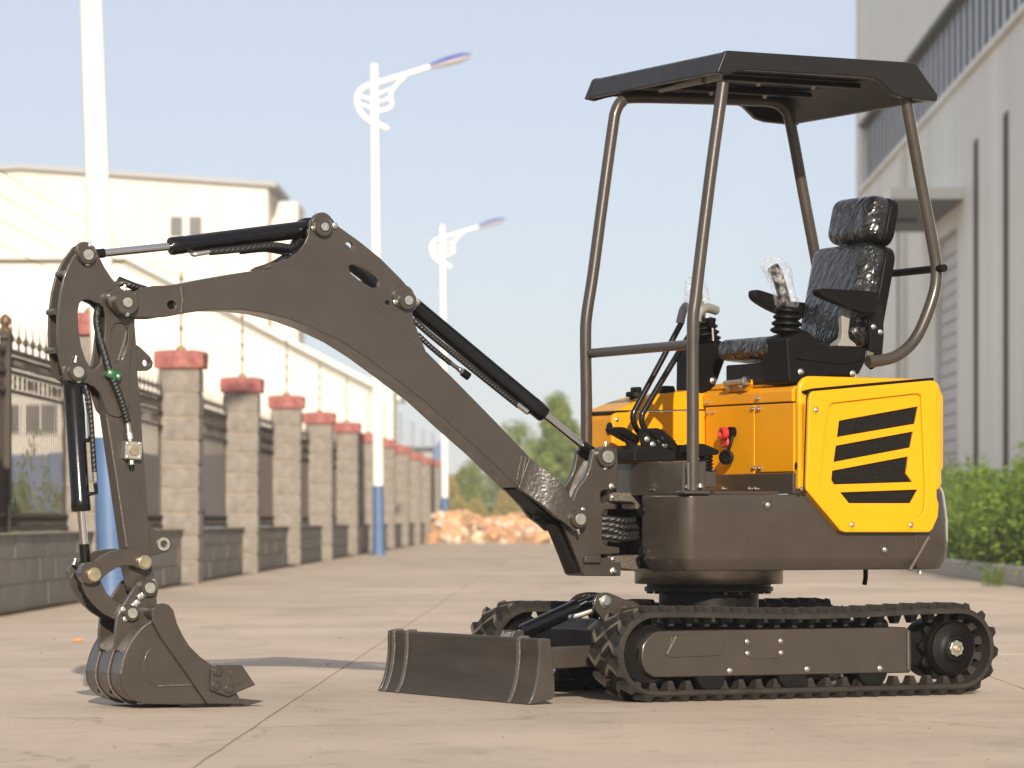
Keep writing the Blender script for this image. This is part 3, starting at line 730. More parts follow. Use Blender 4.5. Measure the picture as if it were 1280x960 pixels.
# ------------------------------------------------------------ control consoles
def console(yn, w, outline, label):
    o = MB().plate(xz(outline, yn), yn - w, yn).build('control_console', M['plastic'], exc, bev=.014, seg=3); o['label'] = label; return o
cn = console(.38, .165, [(982.5, 424), (984, 422), (1006, 413.5), (1011, 414.5), (1029, 432), (1035, 433.5), (1080, 434), (1084, 437), (1082, 452), (1074, 468), (1040, 470), (1020, 476), (990, 480), (986, 477)], 'near control console')
MB().plate(xz([(993, 447), (998, 442), (1030, 432.5), (1083, 436), (1078, 452), (1050, 456), (1000, 450)], .383), .375, .386).build('console_fairing', M['plastic'], cn, bev=.006)
MB().plate(xz([(984, 421), (1007, 412.5), (1010, 414), (985, 423.5)], .37), .225, .37).build('console_top', M['black'], cn, bev=.002)
for a, c in ((1001, 465), (1066, 467)): bolt(cn, at(a, c, y=.383), 1.3)
cf = console(-.19, .15, [(872, 429), (900, 425), (911, 430), (913, 436), (905, 455), (898, 475), (893, 486), (878, 492), (871, 488)], 'far control console')
bolt(cf, at(891.5, 476, y=-.185), 1.5)
def joystick(c0, c1, nb, r0, r1, yj, bag_px, label):
    p0 = at(*c0, y=yj); p1 = at(*c1, y=yj)
    ax = p1 - p0; Ln = ax.length; prof = [(0, 0)]
    for i in range(nb):
        t0 = i / nb; r = r0 + (r1 - r0) * t0
        prof += [(r * .78, Ln * t0), (r, Ln * (t0 + .3 / nb)), (r, Ln * (t0 + .6 / nb)), (r * .78, Ln * (t0 + .95 / nb))]
    prof += [(r1 * .8, Ln), (0, Ln)]
    j = MB().lathe(prof, p0, ax, 24).build('joystick_boot', M['plastic'], exc, ang=50); j['label'] = label
    # grip inside the clear bag
    g = [at(a, c, y=yj) for a, c in bag_px['grip']]
    MB().tube(g, .02, 14, smooth=3, radii=None).build('joystick_grip', M['plastic'], j)
    loops = []
    for (a, c, rx, ry) in bag_px['bag']:
        p = at(a, c, y=yj); lp = []
        for i in range(28):
            t = 2 * math.pi * i / 28; wv = 1 + .10 * math.sin(5 * t + c) + .05 * random.uniform(-1, 1)
            lp.append((p.x - rx * math.cos(t) * wv, p.y + ry * math.sin(t) * wv, p.z + .004 * math.sin(3 * t)))
        loops.append(lp)
    MB().loft(loops, cap=False).build('plastic_bag', M['bag'], j, ang=25)
K_ = 13.1 / FPX
joystick((983, 417), (984.5, 384), 4, .056, .040, .30, dict(grip=[(984, 386), (978, 365), (972, 345), (966, 333)],
    bag=[(985, 384, .034, .03), (984, 378, .042, .036), (981, 367, .038, .033), (977, 354, .043, .034), (972, 340, .052, .03), (967, 333, .058, .02), (964, 327, .046, .008), (970, 321, .016, .004)]), 'near joystick in a clear plastic bag')
joystick((882, 428), (878, 398), 4, .056, .044, -.26, dict(grip=[(876, 400), (873, 380), (870, 360)],
    bag=[(877, 398, .036, .03), (874, 385, .042, .034), (871, 372, .044, .034), (869, 358, .042, .03), (868, 350, .036, .012), (869, 345, .014, .005)]), 'far joystick in a clear plastic bag behind the canopy post')
# small grey lever on the near console
gl = MB().loft([[(p.x + dx * sx, p.y + dy * sy, p.z) for dx, dy in ((-1, -1), (1, -1), (1, 1), (-1, 1))] for p, sx, sy in
     ((at(1053.5, 433.5, y=.30), .038, .03), (at(1053.5, 430, y=.30), .036, .028), (at(1054, 423, y=.30), .016, .014), (at(1054.5, 415, y=.30), .013, .012), (at(1055.5, 390, y=.30), .020, .013), (at(1056, 387, y=.30), .017, .010))]).build('grey_lever', M['grey'], exc, bev=.004)
# ------------------------------------------------------------ travel levers, pedals
def lever(pts, y, label):
    o = MB().tube([at(a, c, y=y) for a, c in pts], .0105, 12, smooth=4).build('travel_lever', M['blackgloss'], exc); o['label'] = label; return o
l1 = lever([(806, 547), (797, 538), (792, 527), (791.5, 518), (796, 508), (824, 456), (852.5, 402)], -.04, 'far travel lever')
l2 = lever([(817, 548), (808, 540), (802.5, 528), (802.5, 520), (806, 512), (838, 458), (876, 396)], .06, 'near travel lever')
MB().tube([at(850, 404, y=-.04), at(852, 395, y=-.04), at(854, 388, y=-.05), at(857, 383, y=-.09)], .015, 12, smooth=3).build('lever_grip', M['grey'], l1)
MB().tube([at(871, 402, y=.06), at(872, 394, y=.06), at(877, 387, y=.06), at(885, 385, y=.04), at(895, 388, y=.02)], .0165, 14, smooth=4).build('lever_grip', M['grey'], l2)
bl = MB().tube([at(891.5, 426, y=-.18), at(890.5, 408, y=-.18)], .005, 8).build('blade_lever', M['chrome'], exc)
MB().tube([at(890.3, 410, y=-.18), at(889, 398, y=-.18)], .010, 12, r_end=.017).build('lever_knob', M['plastic'], bl)

def slab(pts_px, y0, y1, name, m, parent, bev=.003):
    return MB().plate(xz(pts_px, y1), y0, y1).build(name, m, parent, bev=bev)
base = slab([(792, 577), (794, 562), (806, 556), (832, 559), (846, 556), (864, 556), (864, 576)], -.10, .12, 'pedal_base', M['black'], exc)
pd1 = slab([(770, 536), (772, 533.5), (781, 534), (799, 545), (800, 553), (793, 552), (772, 540)], -.10, -.02, 'foot_pedal', M['plastic'], exc)
slab([(775, 540), (781, 541), (797, 552), (800, 577), (791, 577), (790, 566), (786, 556), (776, 545)], -.045, -.03, 'pedal_bracket', M['black'], pd1)
pd2 = slab([(814.5, 537), (817, 535), (823, 535), (828, 538), (847, 555), (846, 562), (840, 562), (815, 543)], .04, .13, 'foot_pedal', M['plastic'], exc)
pb = slab([(800, 541), (812, 540), (838, 560), (836, 574), (812, 566), (803, 556)], .10, .115, 'pedal_bracket', M['black'], pd2)
for a, c, s in ((809, 549, 1.2), (825.5, 548.5, 1.6), (816, 555.5, 1.2), (832, 555, 1.6)): bolt(pb, at(a, c, y=.118), s)
for i in range(7):
    a = 829 + i * 2.6; c = 537.5 + i * 2.3
    p = at(a, c, y=.13); MB().rbox((p.x, .085, p.z), (.006, .085, .006), .002, seg=1).build('tread_rib', M['plastic'], pd2)
hp = MB().plate(cr(xz([(871, 557), (878, 554.5), (886, 557), (898, 562.5), (899, 567), (893, 569), (871, 570)], .37), 2), .27, .37).build('horn_pedal', M['plastic'], exc, bev=.006)
prof = [(0, 0)]
q0 = at(882, 591, y=.34); q1 = at(882, 569, y=.34); Ln = (q1 - q0).length
for i in range(5): prof += [(.020, Ln * i / 5), (.026, Ln * (i + .3) / 5), (.026, Ln * (i + .6) / 5), (.020, Ln * (i + .95) / 5)]
MB().lathe(prof + [(0, Ln)], q0, (0, 0, 1), 20).build('pedal_boot', M['plastic'], hp)
slab([(846, 556), (874, 556), (874, 566), (846, 570)], .0, .05, 'pedal_bar', M['black'], exc)
# ------------------------------------------------------------ swing post and frame lugs
YP = .066
main = [(741.5, 562), (748, 560.5), (772, 560), (773, 582), (773, 611.5), (754, 613), (750.5, 616), (749.5, 624), (752, 628.5), (769, 630), (769, 636.5), (756, 637.5), (753, 642), (753, 676), (756, 682), (775, 684.5), (775, 692), (751, 693.5), (750, 701), (731, 703), (729, 719), (722, 700), (704, 655), (700, 646), (716, 626), (721, 612), (732, 597), (737, 585)]
sp_ = MB().plate(xz(main, YP), YP - .024, YP).build('swing_post', M['brown'], exc, bev=.004)
MB().plate(xz(main, YP), -YP, -YP + .024).build('post_plate', M['brown'], sp_, bev=.004)
# web between the plates, open front
MB().plate(xz([(752, 574), (770, 574), (770, 611), (755, 614), (746, 640), (752, 690), (735, 700), (722, 650), (728, 630), (742, 600)], YP), -YP + .02, YP - .02).build('post_web', M['brown'], sp_, bev=.004)
MB().plate(xz([(700, 655), (722, 703), (727, 717), (722, 717), (706, 680), (694, 655)], YP), -.012, YP - .02).build('post_toe', M['black'], sp_)
MB().plate(xz([(725, 700), (730, 720), (776, 720), (776, 703), (764, 702), (764, 698), (735, 696)], YP - .004), -YP + .002, YP - .002).build('post_foot', M['brown'], sp_, bev=.004)
MB().plate(xz([(731, 694), (752, 694), (752, 704), (731, 704)], YP + .016), 0, YP + .016).build('post_stop', M['brown'], sp_, bev=.005)
xk = at(760, 650, y=0).x
for za_, zb_ in ((at(760, 637, y=0).z, at(760, 612, y=0).z), (at(760, 720, y=0).z, at(760, 690, y=0).z)):
    MB().cyl((xk, 0, za_), (xk, 0, zb_), .03, seg=24).build('king_pin', M['brown'], sp_, bev=.004)
bolt(sp_, at(765, 608, y=YP), 1.3); bolt(sp_, at(767, 714, y=YP), 1.5)
pin(sp_, 760, 571, .085, 13.5, 8.2, depth=.05)
nipple(sp_, at(757, 560, y=.06)); bolt(sp_, at(757, 586, y=.07), .8)
for s in (1, -1):
    yy = .064 * s
up = MB().plate(xz([(762, 617), (768, 615), (796, 616), (801, 621), (801, 637), (795, 637), (794, 630), (789, 628), (762, 627)], .05), -.05, .05).build('upper_hinge_lug', M['brownweld'], exc, bev=.006)
bolt(up, at(766, 621.5, y=.052), .8)
lo_ = MB().plate(xz([(760, 694.5), (800, 693.5), (802, 706), (798, 714), (775, 711), (760, 703)], .05), -.05, .05).build('lower_hinge_lug', M['brownweld'], exc, bev=.006)
bolt(lo_, at(766.5, 699, y=.052), .9)
MB().box(.19, .235, -.15, .12, .47, .66).build('hinge_backing', M['black'], exc)
for i, (za_, zb_) in enumerate(((648, 651), (655, 659), (661, 668), (670, 673))):
    MB().tube([at(740, za_, y=.01), at(762, za_ + .5, y=.035), at(780, zb_, y=.045), at(802, zb_ - 1, y=.03)], .0115, 12, smooth=4).build('hydraulic_hose', M['hose'], exc)
# swing cylinder under the boom foot
swc = MB().tube([at(672, 640, y=-.02), at(690, 652, y=-.02), at(702, 668, y=-.02), at(712, 700, y=-.02)], .03, 16).build('hose_guard', M['black'], exc)

# ------------------------------------------------------------ boom
YBm = .0655
top_b = [(217, 356), (229, 354), (262, 347.5), (300, 341), (330, 336.5), (350, 334.5), (372, 334.2), (400, 337), (430, 351), (460, 374), (487, 401), (517, 428), (535, 441), (574, 480), (620, 527), (662, 571)]
bot_b = [(648, 610), (606, 569), (566, 534), (529, 500), (505, 482), (485, 467), (455, 445), (425, 426), (390, 409.5), (360, 398.5), (330, 391), (300, 387.3), (262, 387), (229, 392), (217, 394)]
bp_ = xz(top_b + bot_b, YBm)
boom = MB().plate(bp_, -.0655, YBm).build('boom', M['brown'], exc, bev=.004, ang=25)
def mirror_plate(name, px, y_out, th, par, holes=(), m='brown', bev=.003):
    o = xz(px, y_out); hs = [xz(h, y_out) for h in holes]
    a = MB().plate(o, y_out - th, y_out, hs).build(name, M[m], par, bev=bev)
    c = MB().plate(o, -y_out, -y_out + th, hs).build(name, M[m], par, bev=bev)
    return a, c
# top lug plates
lug = [(330, 335.5), (338, 331), (350, 327.5), (362, 322), (372, 315.5), (380, 305), (384.5, 296), (386, 286), (387.5, 277), (393, 271), (401, 269), (410, 271), (425, 284), (450, 302), (475, 322), (500, 347), (515, 364), (520, 372), (519.5, 382), (516, 388), (517, 400), (525, 420), (533, 440), (517, 432), (487, 406), (460, 380), (430, 357), (400, 343), (372, 340)]
slot = [(436, 334), (439, 331), (443, 330.5), (458, 338), (470, 347), (473, 352), (472, 358), (469, 360), (464, 359), (449, 350), (438, 341)]
mirror_plate('cylinder_lug', lug, .063, .016, boom, [slot, circ((436, 307.5), 5)])
MB().plate(xz([(505, 366), (514, 366), (516, 420), (505, 415)], .05), -.045, .045).build('lug_spacer', M['black'], boom)
for a, c in ((484, 378),):
    p = at(a, c, y=.0635); MB().lathe([(0, 0), (.008, 0), (.008, .001), (0, .001)], p, (0, 1, 0), 12).build('drain_hole', M['dark'], boom)
pin(boom, 406, 283.5, .088, 11.5, 5.4, depth=.03, m='zinc'); pin(boom, 511, 375.5, .088, 11.5, 6, depth=.03, m='zinc')
for a, c in ((403, 280), (505, 371)):
    p = at(a, c, y=.072); MB().lathe([(0, -.02), (.038, -.02), (.038, .002), (0, .002)], p, (0, 1, 0), 26).build('lug_boss', M['brown'], boom, bev=.002)
for a, c in ((393, 284.5), (419, 282), (495, 377), (522, 377)):
    bolt(boom, at(a, c, y=.07), 1.2)
# fork at the tip
fork = [(158, 364), (168, 364), (178, 360.5), (192, 357.2), (204, 357), (217, 356), (227, 354.5), (230, 357), (229, 391), (220, 394), (205, 396.5), (168, 396.5), (156, 395), (146, 386), (146, 372)]
mirror_plate('boom_fork', fork, .0765, .022, boom, [circ((214.5, 381), 5.2)])
MB().plate(xz([(180, 366), (229, 360), (229, 390), (180, 392)], .05), -.05, .05).build('fork_web', M['black'], boom)
p = at(214.5, 381, y=.06); MB().lathe([(0, -.01), (.02, -.01), (.02, .001), (0, .001)], p, (0, 1, 0), 16).build('bush_hole', M['dark'], boom)
pin(boom, 159.5, 378, .112, 14.6, 6.2, depth=.05)
p = at(148, 374, y=.077); MB().lathe([(0, -.03), (.035, -.03), (.035, .0), (0, .0)], p, (0, 1, 0), 24).build('fork_boss', M['brown'], boom, bev=.003)
nipple(boom, at(156, 364, y=.085)); bolt(boom, at(159, 392.5, y=.105), 1.0)
MB().tube([at(225.5, 358, y=.078), at(228, 375, y=.078), at(226, 391, y=.078)], .0045, 8).build('weld_bead', M['brownweld'], boom)
for a, b2 in (((652, 570), (646, 600)), ((657, 572), (651, 605))):
    MB().tube([at(*a, y=.067), at(*b2, y=.067)], .003, 6).build('weld_bead', M['brownweld'], boom)
# flared foot plates
foot = [((662, 571), .0655), ((667, 576), .0665), ((682, 587), .090), ((696, 597), .107), ((706, 609), .109), ((716, 625), .109), ((727, 636), .109), ((733, 645), .109), ((734.5, 655), .109), ((729, 662), .109), ((718, 664), .109), ((708, 655), .109), ((696, 647), .107), ((680, 633), .090), ((656, 616), .0665), ((648, 610), .0655)]
o3 = [at(*p_, y=y_) for p_, y_ in foot]
def footplate(sgn):
    A = [(q.x, q.y * sgn, q.z) for q in o3]; B = [(q.x, (q.y - .022) * sgn, q.z) for q in o3]
    n = len(A); b = MB(); vs = A + B; fs = []
    h = n // 2
    for i in range(h - 1):                      # strips across the plate
        a0, a1, c0, c1 = i, i + 1, n - 1 - i, n - 2 - i
        if a1 != c1: fs.append((a0, a1, c1, c0)); fs.append((n + a0, n + c0, n + c1, n + a1))
        else: fs.append((a0, a1, c0)); fs.append((n + a0, n + c0, n + a1))
    for i in range(n):
        j = (i + 1) % n; fs.append((i, n + i, n + j, j))
    return b.add(vs, fs).build('boom_foot', M['brownfoot'], boom, bev=.003, ang=25)
M['brownfoot'] = mat('brown_paint_orange_peel', (.040, .032, .026), .28, bump=.22, bscale=85, var=.08)
footplate(1); footplate(-1)
MB().plate(xz([(648, 612), (664, 575), (690, 600), (722, 640), (715, 655), (690, 650), (664, 628)], .05), -.05, .05).build('foot_web', M['black'], boom)
pin(boom, 725.5, 649, .13, 11, 7.5, depth=.03)
p = at(717, 646, y=.1); 
nipple(boom, at(722, 661, y=.11), R(200)); bolt(boom, at(729, 637, y=.105), 1.0)

# cylinders -------------------------------------------------
def cylinder(name, a, b2, rb, rod_px, rr, y=0.0, eye_a=True, collar=None):
    A = at(*a, y=y); B = at(*b2, y=y); Rr = at(*rod_px, y=y); Ln = (B - A).length
    o = MB().lathe([(0, 0), (rb * .9, 0), (rb, .003), (rb, Ln * .90), (rb * 1.03, Ln * .905), (rb * 1.03, Ln - .004), (rb * .95, Ln), (0, Ln)], A, B - A, 36).build(name, M['blackgloss'], exc)
    MB().cyl(B, Rr, rr, seg=24).build('piston_rod', M['chrome'], o)
    return o, A, B, Rr
ac, A, B, Q = cylinder('arm_cylinder', (386, 286), (212.5, 308), .0283, (124, 317), .0128)
MB().cyl(at(130, 316.3, y=0), at(118, 317.5, y=0), .0155, .0155).build('rod_eye', M['blackgloss'], ac)
MB().lathe([(0, -.045), (.034, -.045), (.034, .045), (0, .045)], at(400, 284, y=0), (0, 1, 0), 24).build('cylinder_eye', M['blackgloss'], ac)
MB().plate(xz([(386, 272), (384, 300), (370, 316), (352, 325), (352, 328), (372, 322), (392, 304), (398, 275)], .02), -.03, .03).build('cylinder_base', M['black'], ac)
MB().tube([at(238, 311, y=.0), at(241, 318, y=.03), at(250, 317, y=.035), at(264, 314.5, y=.035)], .0075, 10, smooth=3).build('hose_fitting', M['zinc'], ac)
MB().tube([at(262, 315, y=.035), at(300, 311.5, y=.035), at(340, 307, y=.03), at(365, 309, y=.02), at(376, 300, y=.0)], .0115, 12, smooth=5).build('hydraulic_hose', M['hose'], ac)
MB().tube([at(300, 315, y=.01), at(330, 312, y=.01), at(350, 315, y=.0), at(366, 318, y=.0)], .0085, 10, smooth=5).build('hydraulic_hose', M['hose'], ac)
bc, A, B, Q = cylinder('boom_cylinder', (518, 383), (680, 518), .0285, (733, 561), .0132)
MB().cyl(at(727, 556, y=0), at(742, 567, y=0), .018, .02).build('rod_eye', M['blackgloss'], bc)
MB().lathe([(0, -.04), (.03, -.04), (.03, .04), (0, .04)], at(749, 573, y=0), (0, 1, 0), 22).build('rod_eye', M['blackgloss'], bc)
MB().tube([at(516, 398, y=.02), at(530, 412, y=.03), at(580, 453, y=.03), at(640, 501, y=.03), at(648, 507, y=.025)], .0095, 12, smooth=5).build('hydraulic_hose', M['hose'], bc)
MB().tube([at(646, 505, y=.03), at(659, 515, y=.03)], .0095, 10).build('hose_fitting', M['zinc'], bc)
MB().tube([at(659, 515, y=.03), at(664, 512, y=.0)], .009, 10).build('hose_elbow', M['blackgloss'], bc)
dh = MB().tube([at(522, 418, y=.01), at(540, 435, y=.02), at(563, 454, y=.02)], .009, 12, smooth=5).build('hydraulic_hose', M['hose'], bc)
MB().tube([at(562, 453, y=.02), at(577, 464, y=.02)], .0072, 10).build('hose_fitting', M['chrome'], bc)
MB().tube([at(574, 461.5, y=.02), at(578, 465, y=.02)], .0105, 6).build('hose_nut', M['zinc'], bc)
MB().tube([at(578, 465, y=.02), at(586, 471, y=.02)], .0135, 14).build('hose_cap', M['plastic'], bc)

# ------------------------------------------------------------ dipper arm
YS = .045
cheek = [(99, 312), (102, 307.5), (107, 304.8), (113, 304.8), (119, 308.5), (123.5, 319), (131, 334), (140, 348), (155, 364), (164, 374), (168, 388), (168.8, 405), (166, 428), (163.5, 445), (162.5, 461), (163, 490), (163, 506), (158, 517), (148, 522), (138, 519), (132, 512), (128.5, 500), (125, 490), (119, 483), (111, 479.3), (103, 478.5), (92, 478.5), (84, 475), (78.5, 467.5), (75, 455), (72.3, 438), (71.5, 415), (72, 393), (75.5, 365), (80, 346), (85.5, 332), (92, 321)]
hole1 = [(97.5, 390), (99.5, 379), (105, 374.3), (114, 374.5), (124, 379), (130, 385), (131.8, 394), (131, 412), (128.5, 437), (125.5, 455), (119, 461.5), (114, 460), (108, 451), (102, 434), (98.5, 413)]
hole2 = [(139.2, 447), (138.6, 428), (139.3, 413), (143, 405.5), (149.5, 403.2), (156.5, 405.5), (160.3, 412), (160, 423), (156.5, 439), (151.5, 450), (145.5, 453.8), (141, 452)]
stick_top = [(136, 396), (168, 396), (171.5, 440), (172.5, 470), (175.5, 500), (178, 540), (184.5, 635), (188.5, 690), (193, 722), (194, 736), (188, 745), (176, 746), (168, 738), (162, 715), (158.5, 685), (134, 517), (131.5, 500), (134, 470), (136.5, 440)]
arm = MB().plate(xz(stick_top, .036), -.036, .036).build('dipper_arm', M['brown'], exc, bev=.004)
for ya, yb, hs in ((.031, YS, (hole1, hole2)), (-YS, -.031, (hole1,))):
    MB().plate(xz(cheek, YS), ya, yb, [xz(h, YS) for h in hs]).build('cheek_plate', M['brown'], arm, bev=.003)
for a, c in ((77, 342.5), (65.5, 390), (65.5, 438)):
    p = at(a, c, y=0); MB().cyl((p.x, -.032, p.z), (p.x, .032, p.z), .0105, .0105, 14).build('spacer', M['brown'], arm)
MB().tube([at(133, 518, y=.038), at(146, 600, y=.038), at(158.5, 684, y=.038)], .0035, 6).build('weld_bead', M['brownweld'], arm)
MB().tube([at(*q, y=.037) for q in ((157.5, 414), (156, 425), (151, 440), (147.5, 451))], .006, 8, smooth=3).build('weld_bead', M['brownweld'], arm)
MB().plate(xz([(171, 431), (175, 433.5), (188, 446), (191.5, 453), (190, 460), (184, 463.5), (171, 463.5)], .02), -.012, .02, [xz(circ((183, 453.5), 4.6), .02)]).build('lifting_eye', M['brown'], arm, bev=.002)
MB().plate(cr(xz([(184, 652), (190, 659), (200, 665.5), (209, 669), (214, 675), (215, 682), (211, 689), (203, 692), (190, 695), (186, 694)], .03), 2), -.02, .03).build('hook_lug', M['brown'], arm, bev=.003)
p = at(204.5, 680, y=.034); MB().lathe([(0, -.06), (.0215, -.06), (.0215, .003), (.012, .003), (.012, -.03), (0, -.03)], p, (0, 1, 0), 24).build('hook_bush', M['pin'], arm)
pin(arm, 110.5, 318.5, .072, 10.8, 6.6, depth=.03); nipple(arm, at(112, 308, y=.055), 0); bolt(arm, at(109.5, 329, y=.06), 1.0)
pin(arm, 98, 465, .072, 10.6, 7.0, depth=.03); nipple(arm, at(94, 453, y=.055), R(-10)); bolt(arm, at(98.5, 475.5, y=.06), 1.0)
p = at(90, 464, y=.055); MB().lathe([(0, -.02), (.03, -.02), (.03, 0), (0, 0)], p, (0, 1, 0), 24).build('arm_boss', M['brown'], arm, bev=.003)
p = at(106, 313, y=.055); MB().lathe([(0, -.02), (.028, -.02), (.028, 0), (0, 0)], p, (0, 1, 0), 24).build('arm_boss', M['brown'], arm, bev=.003)
# hose, clamp and valve on the arm
hz = MB().tube([at(205, 375, y=.02), at(190, 368, y=.03), at(176, 361, y=.02), at(163, 356, y=.02), at(150, 354, y=.01), at(130, 368, y=.0), at(121, 395, y=.015), at(124, 420, y=.03), at(130, 440, y=.045), at(137, 465, y=.058), at(143.5, 480, y=.06), at(152, 502, y=.058), at(159.5, 528, y=.05)], .0115, 12, smooth=6).build('hydraulic_hose', M['hose'], arm)
MB().tube([at(205, 375, y=-.01), at(186, 364, y=-.01), at(168, 358, y=-.02), at(148, 350, y=-.02)], .0125, 12, smooth=5).build('hydraulic_hose', M['hose'], arm)
kp = at(141, 468.5, y=.056)
cl_ = MB().rbox(kp, (.050, .034, .030), .006, Matrix.Rotation(R(-18), 4, 'Y'), 2).build('hose_clamp', M['green'], arm)
for dx in (1, -1): bolt(cl_, kp + Vector((.013 * dx, .018, .005 * dx)), .7)
MB().tube([at(159.5, 528, y=.05), at(161, 541, y=.05)], .0085, 10).build('hose_fitting', M['zinc'], arm)
MB().tube([at(161, 541, y=.05), at(162, 549, y=.05)], .0115, 6).build('hose_nut', M['zinc'], arm)
MB().tube([at(162.3, 549, y=.05), at(163, 555, y=.05)], .0075, 10).build('hose_fitting', M['zinc'], arm)
vp = at(165.5, 563, y=.055)
vb = MB().rbox(vp - Vector((0, .012, 0)), (.058, .05, .058), .003, Matrix.Rotation(R(-3), 4, 'Y'), 1).build('valve_block', M['steelpale'] if 'steelpale' in M else M['pin'], arm)
MB().lathe([(0, 0), (.017, 0), (.015, .006), (0, .006)], vp + Vector((0, .013, 0)), (0, 1, 0), 18).build('valve_cap', M['brass'], vb)
for dx in (-1, 1):
    for dz_ in (-1, 1): bolt(vb, vp + Vector((.021 * dx, .013, .021 * dz_)), .55)
MB().tube([at(164, 575, y=.05), at(164.3, 581, y=.05)], .009, 6).build('hose_nut', M['zinc'], arm)
MB().tube([at(164.3, 580, y=.05), at(164.8, 586, y=.05)], .0085, 12).build('hose_cap', M['plastic'], arm)
# bucket cylinder
bcy, A, B, Q = cylinder('bucket_cylinder', (91, 478), (101.5, 639), .0305, (105.5, 684), .0133)
MB().cyl(at(105.3, 680, y=0), at(107.5, 712, y=0), .0165, .0165).build('rod_eye', M['blackgloss'], bcy)
MB().lathe([(0, -.052), (.024, -.052), (.024, .052), (0, .052)], at(107, 718, y=0), (0, 1, 0), 24).build('rod_eye', M['blackgloss'], bcy)
nipple(bcy, at(92.5, 706, y=-.04), R(-15))
MB().lathe([(0, -.03), (.032, -.03), (.032, .03), (0, .03)], at(91, 474, y=0), (0, 1, 0), 24).build('cylinder_eye', M['blackgloss'], bcy)
MB().tube([at(105, 478, y=.02), at(111, 500, y=.03), at(114, 530, y=.03), at(116, 560, y=.03), at(118, 590, y=.03)], .0085, 12, smooth=4).build('hydraulic_hose', M['hose'], bcy)
MB().tube([at(118, 588, y=.03), at(119, 602, y=.03)], .008, 10).build('hose_fitting', M['chrome'], bcy)
MB().tube([at(119, 604, y=.03), at(120.5, 616, y=.03), at(112, 617.5, y=.01), at(104, 617, y=0)], .007, 10).build('hose_elbow', M['blackgloss'], bcy)
MB().tube([at(104.5, 492, y=.02), at(107, 515, y=.025), at(108.5, 548, y=.025)], .006, 10).build('steel_pipe', M['chrome'], bcy)
for c in (490, 549): MB().rbox(at(105.5 + (c - 490) * .03, c, y=.015), (.022, .022, .02), .004).build('pipe_clip', M['black'], bcy)

# ------------------------------------------------------------ bucket linkage
ul = [(104, 714), (107, 709.5), (112, 706), (120, 700.5), (128, 694.5), (140, 689), (152, 686.8), (165, 686.2), (174, 688.5), (183, 693.5), (189, 702), (186.5, 710), (179, 712), (172, 710.2), (166.5, 707.5), (158, 706.8), (147, 709.5), (136.5, 715.5), (127.5, 723), (122, 731), (112, 730), (105, 722)]
a, c = mirror_plate('tipping_link', ul, .078, .015, exc)
a['label'] = 'near upper tipping link'; c['label'] = 'far upper tipping link'
ll = [(103, 722), (104, 733), (109, 744), (118, 755.5), (130, 766.5), (143, 774.5), (152, 777), (166, 770), (165, 760), (155, 756.5), (143, 750.5), (133, 741), (127, 728), (121, 715), (110, 712)]
a2, c2 = mirror_plate('bucket_link', ll, .061, .015, exc)
a2['label'] = 'near lower bucket link'; c2['label'] = 'far lower bucket link'
pin(a, 118.5, 718.5, .098, 8.6, 7.6, depth=.05, m='brass', bossm='brass'); pin(a, 181.5, 703, .09, 8.2, 7.5, depth=.02, m='brass', bossm='zinc')
MB().lathe([(0, -.035), (.036, -.035), (.036, 0), (.033, .003), (0, .003)], at(114, 716.5, y=.083), (0, 1, 0), 26).build('link_boss', M['brown'], a)

# ------------------------------------------------------------ bucket
YK = .125
curve = [(197, 764), (190, 777), (179, 784.5), (169, 796), (160, 810.7), (154, 826.7), (151, 843), (153, 858), (161, 870), (173, 877.5), (186, 880)]
sp1 = cr(xz(curve, YK), 3, closed=False)
side_o = sp1 + xz([(259, 880.5), (258, 876), (200, 797)], YK)
pin_ = MB()
def inward(pl, d):
    out = []
    for i in range(len(pl)):
        t = (Vector(pl[min(len(pl) - 1, i + 1)]) - Vector(pl[max(0, i - 1)])).normalized(); nrm = Vector((t.y, -t.x))
        if nrm.dot(ctr0 - Vector(pl[i])) < 0: nrm = -nrm
        out.append(tuple(Vector(pl[i]) + nrm * d))
    return out
ctr0 = Vector(sp1[14]) + Vector((-.14, .02)); ctr0 = sum((Vector(q) for q in side_o), Vector((0, 0))) / len(side_o)
shell = sp1 + xz([(262, 881)], YK)
YK2 = -.178
bucket = MB().plate(shell + inward(shell, .012)[::-1], YK2, YK).build('bucket', M['brown'], exc, ang=50)
for ya, yb in ((YK - .012, YK + .001), (YK2 - .001, YK2 + .012)):
    MB().plate(side_o, ya, yb).build('side_plate', M['brown'], bucket, bev=.003)
MB().tube([at(*q, y=YK) for q in curve[1:7]], .0055, 8, smooth=3).build('weld_bead', M['brownweld'], bucket)
wear = [(190.6, 777), (190.5, 768), (191.5, 761), (196, 756), (203, 753.8), (211, 755.8), (217, 762.5), (221.5, 779), (228.6, 794), (237, 807.5), (250.5, 820.9), (266.5, 832.5), (282.5, 844.2), (298.6, 870), (300.8, 880.5), (259.5, 880), (202, 797.5)]
for ya, yb in ((YK + .002, YK + .018), (YK2 - .018, YK2 - .002)):
    MB().plate(xz(wear, YK + .018), ya, yb).build('side_cutter_plate', M['brown'], bucket, bev=.003)
emb = [(203, 798.5), (192, 806), (183, 815), (178.5, 828), (179, 843), (185, 852.5), (195, 857.5), (241, 856)]
MB().plate(xz(emb, YK), YK, YK + .004).build('side_emboss', M['brown'], bucket, bev=.002)
MB().tube([at(196, 857.5, y=YK + .003), at(240, 856, y=YK + .003)], .003, 6).build('weld_bead', M['brownweld'], bucket)
scut = [(263.6, 863), (264.5, 836), (269.4, 831), (303, 831.3), (319.6, 856.3), (292.8, 867.5), (285.5, 870.7)]
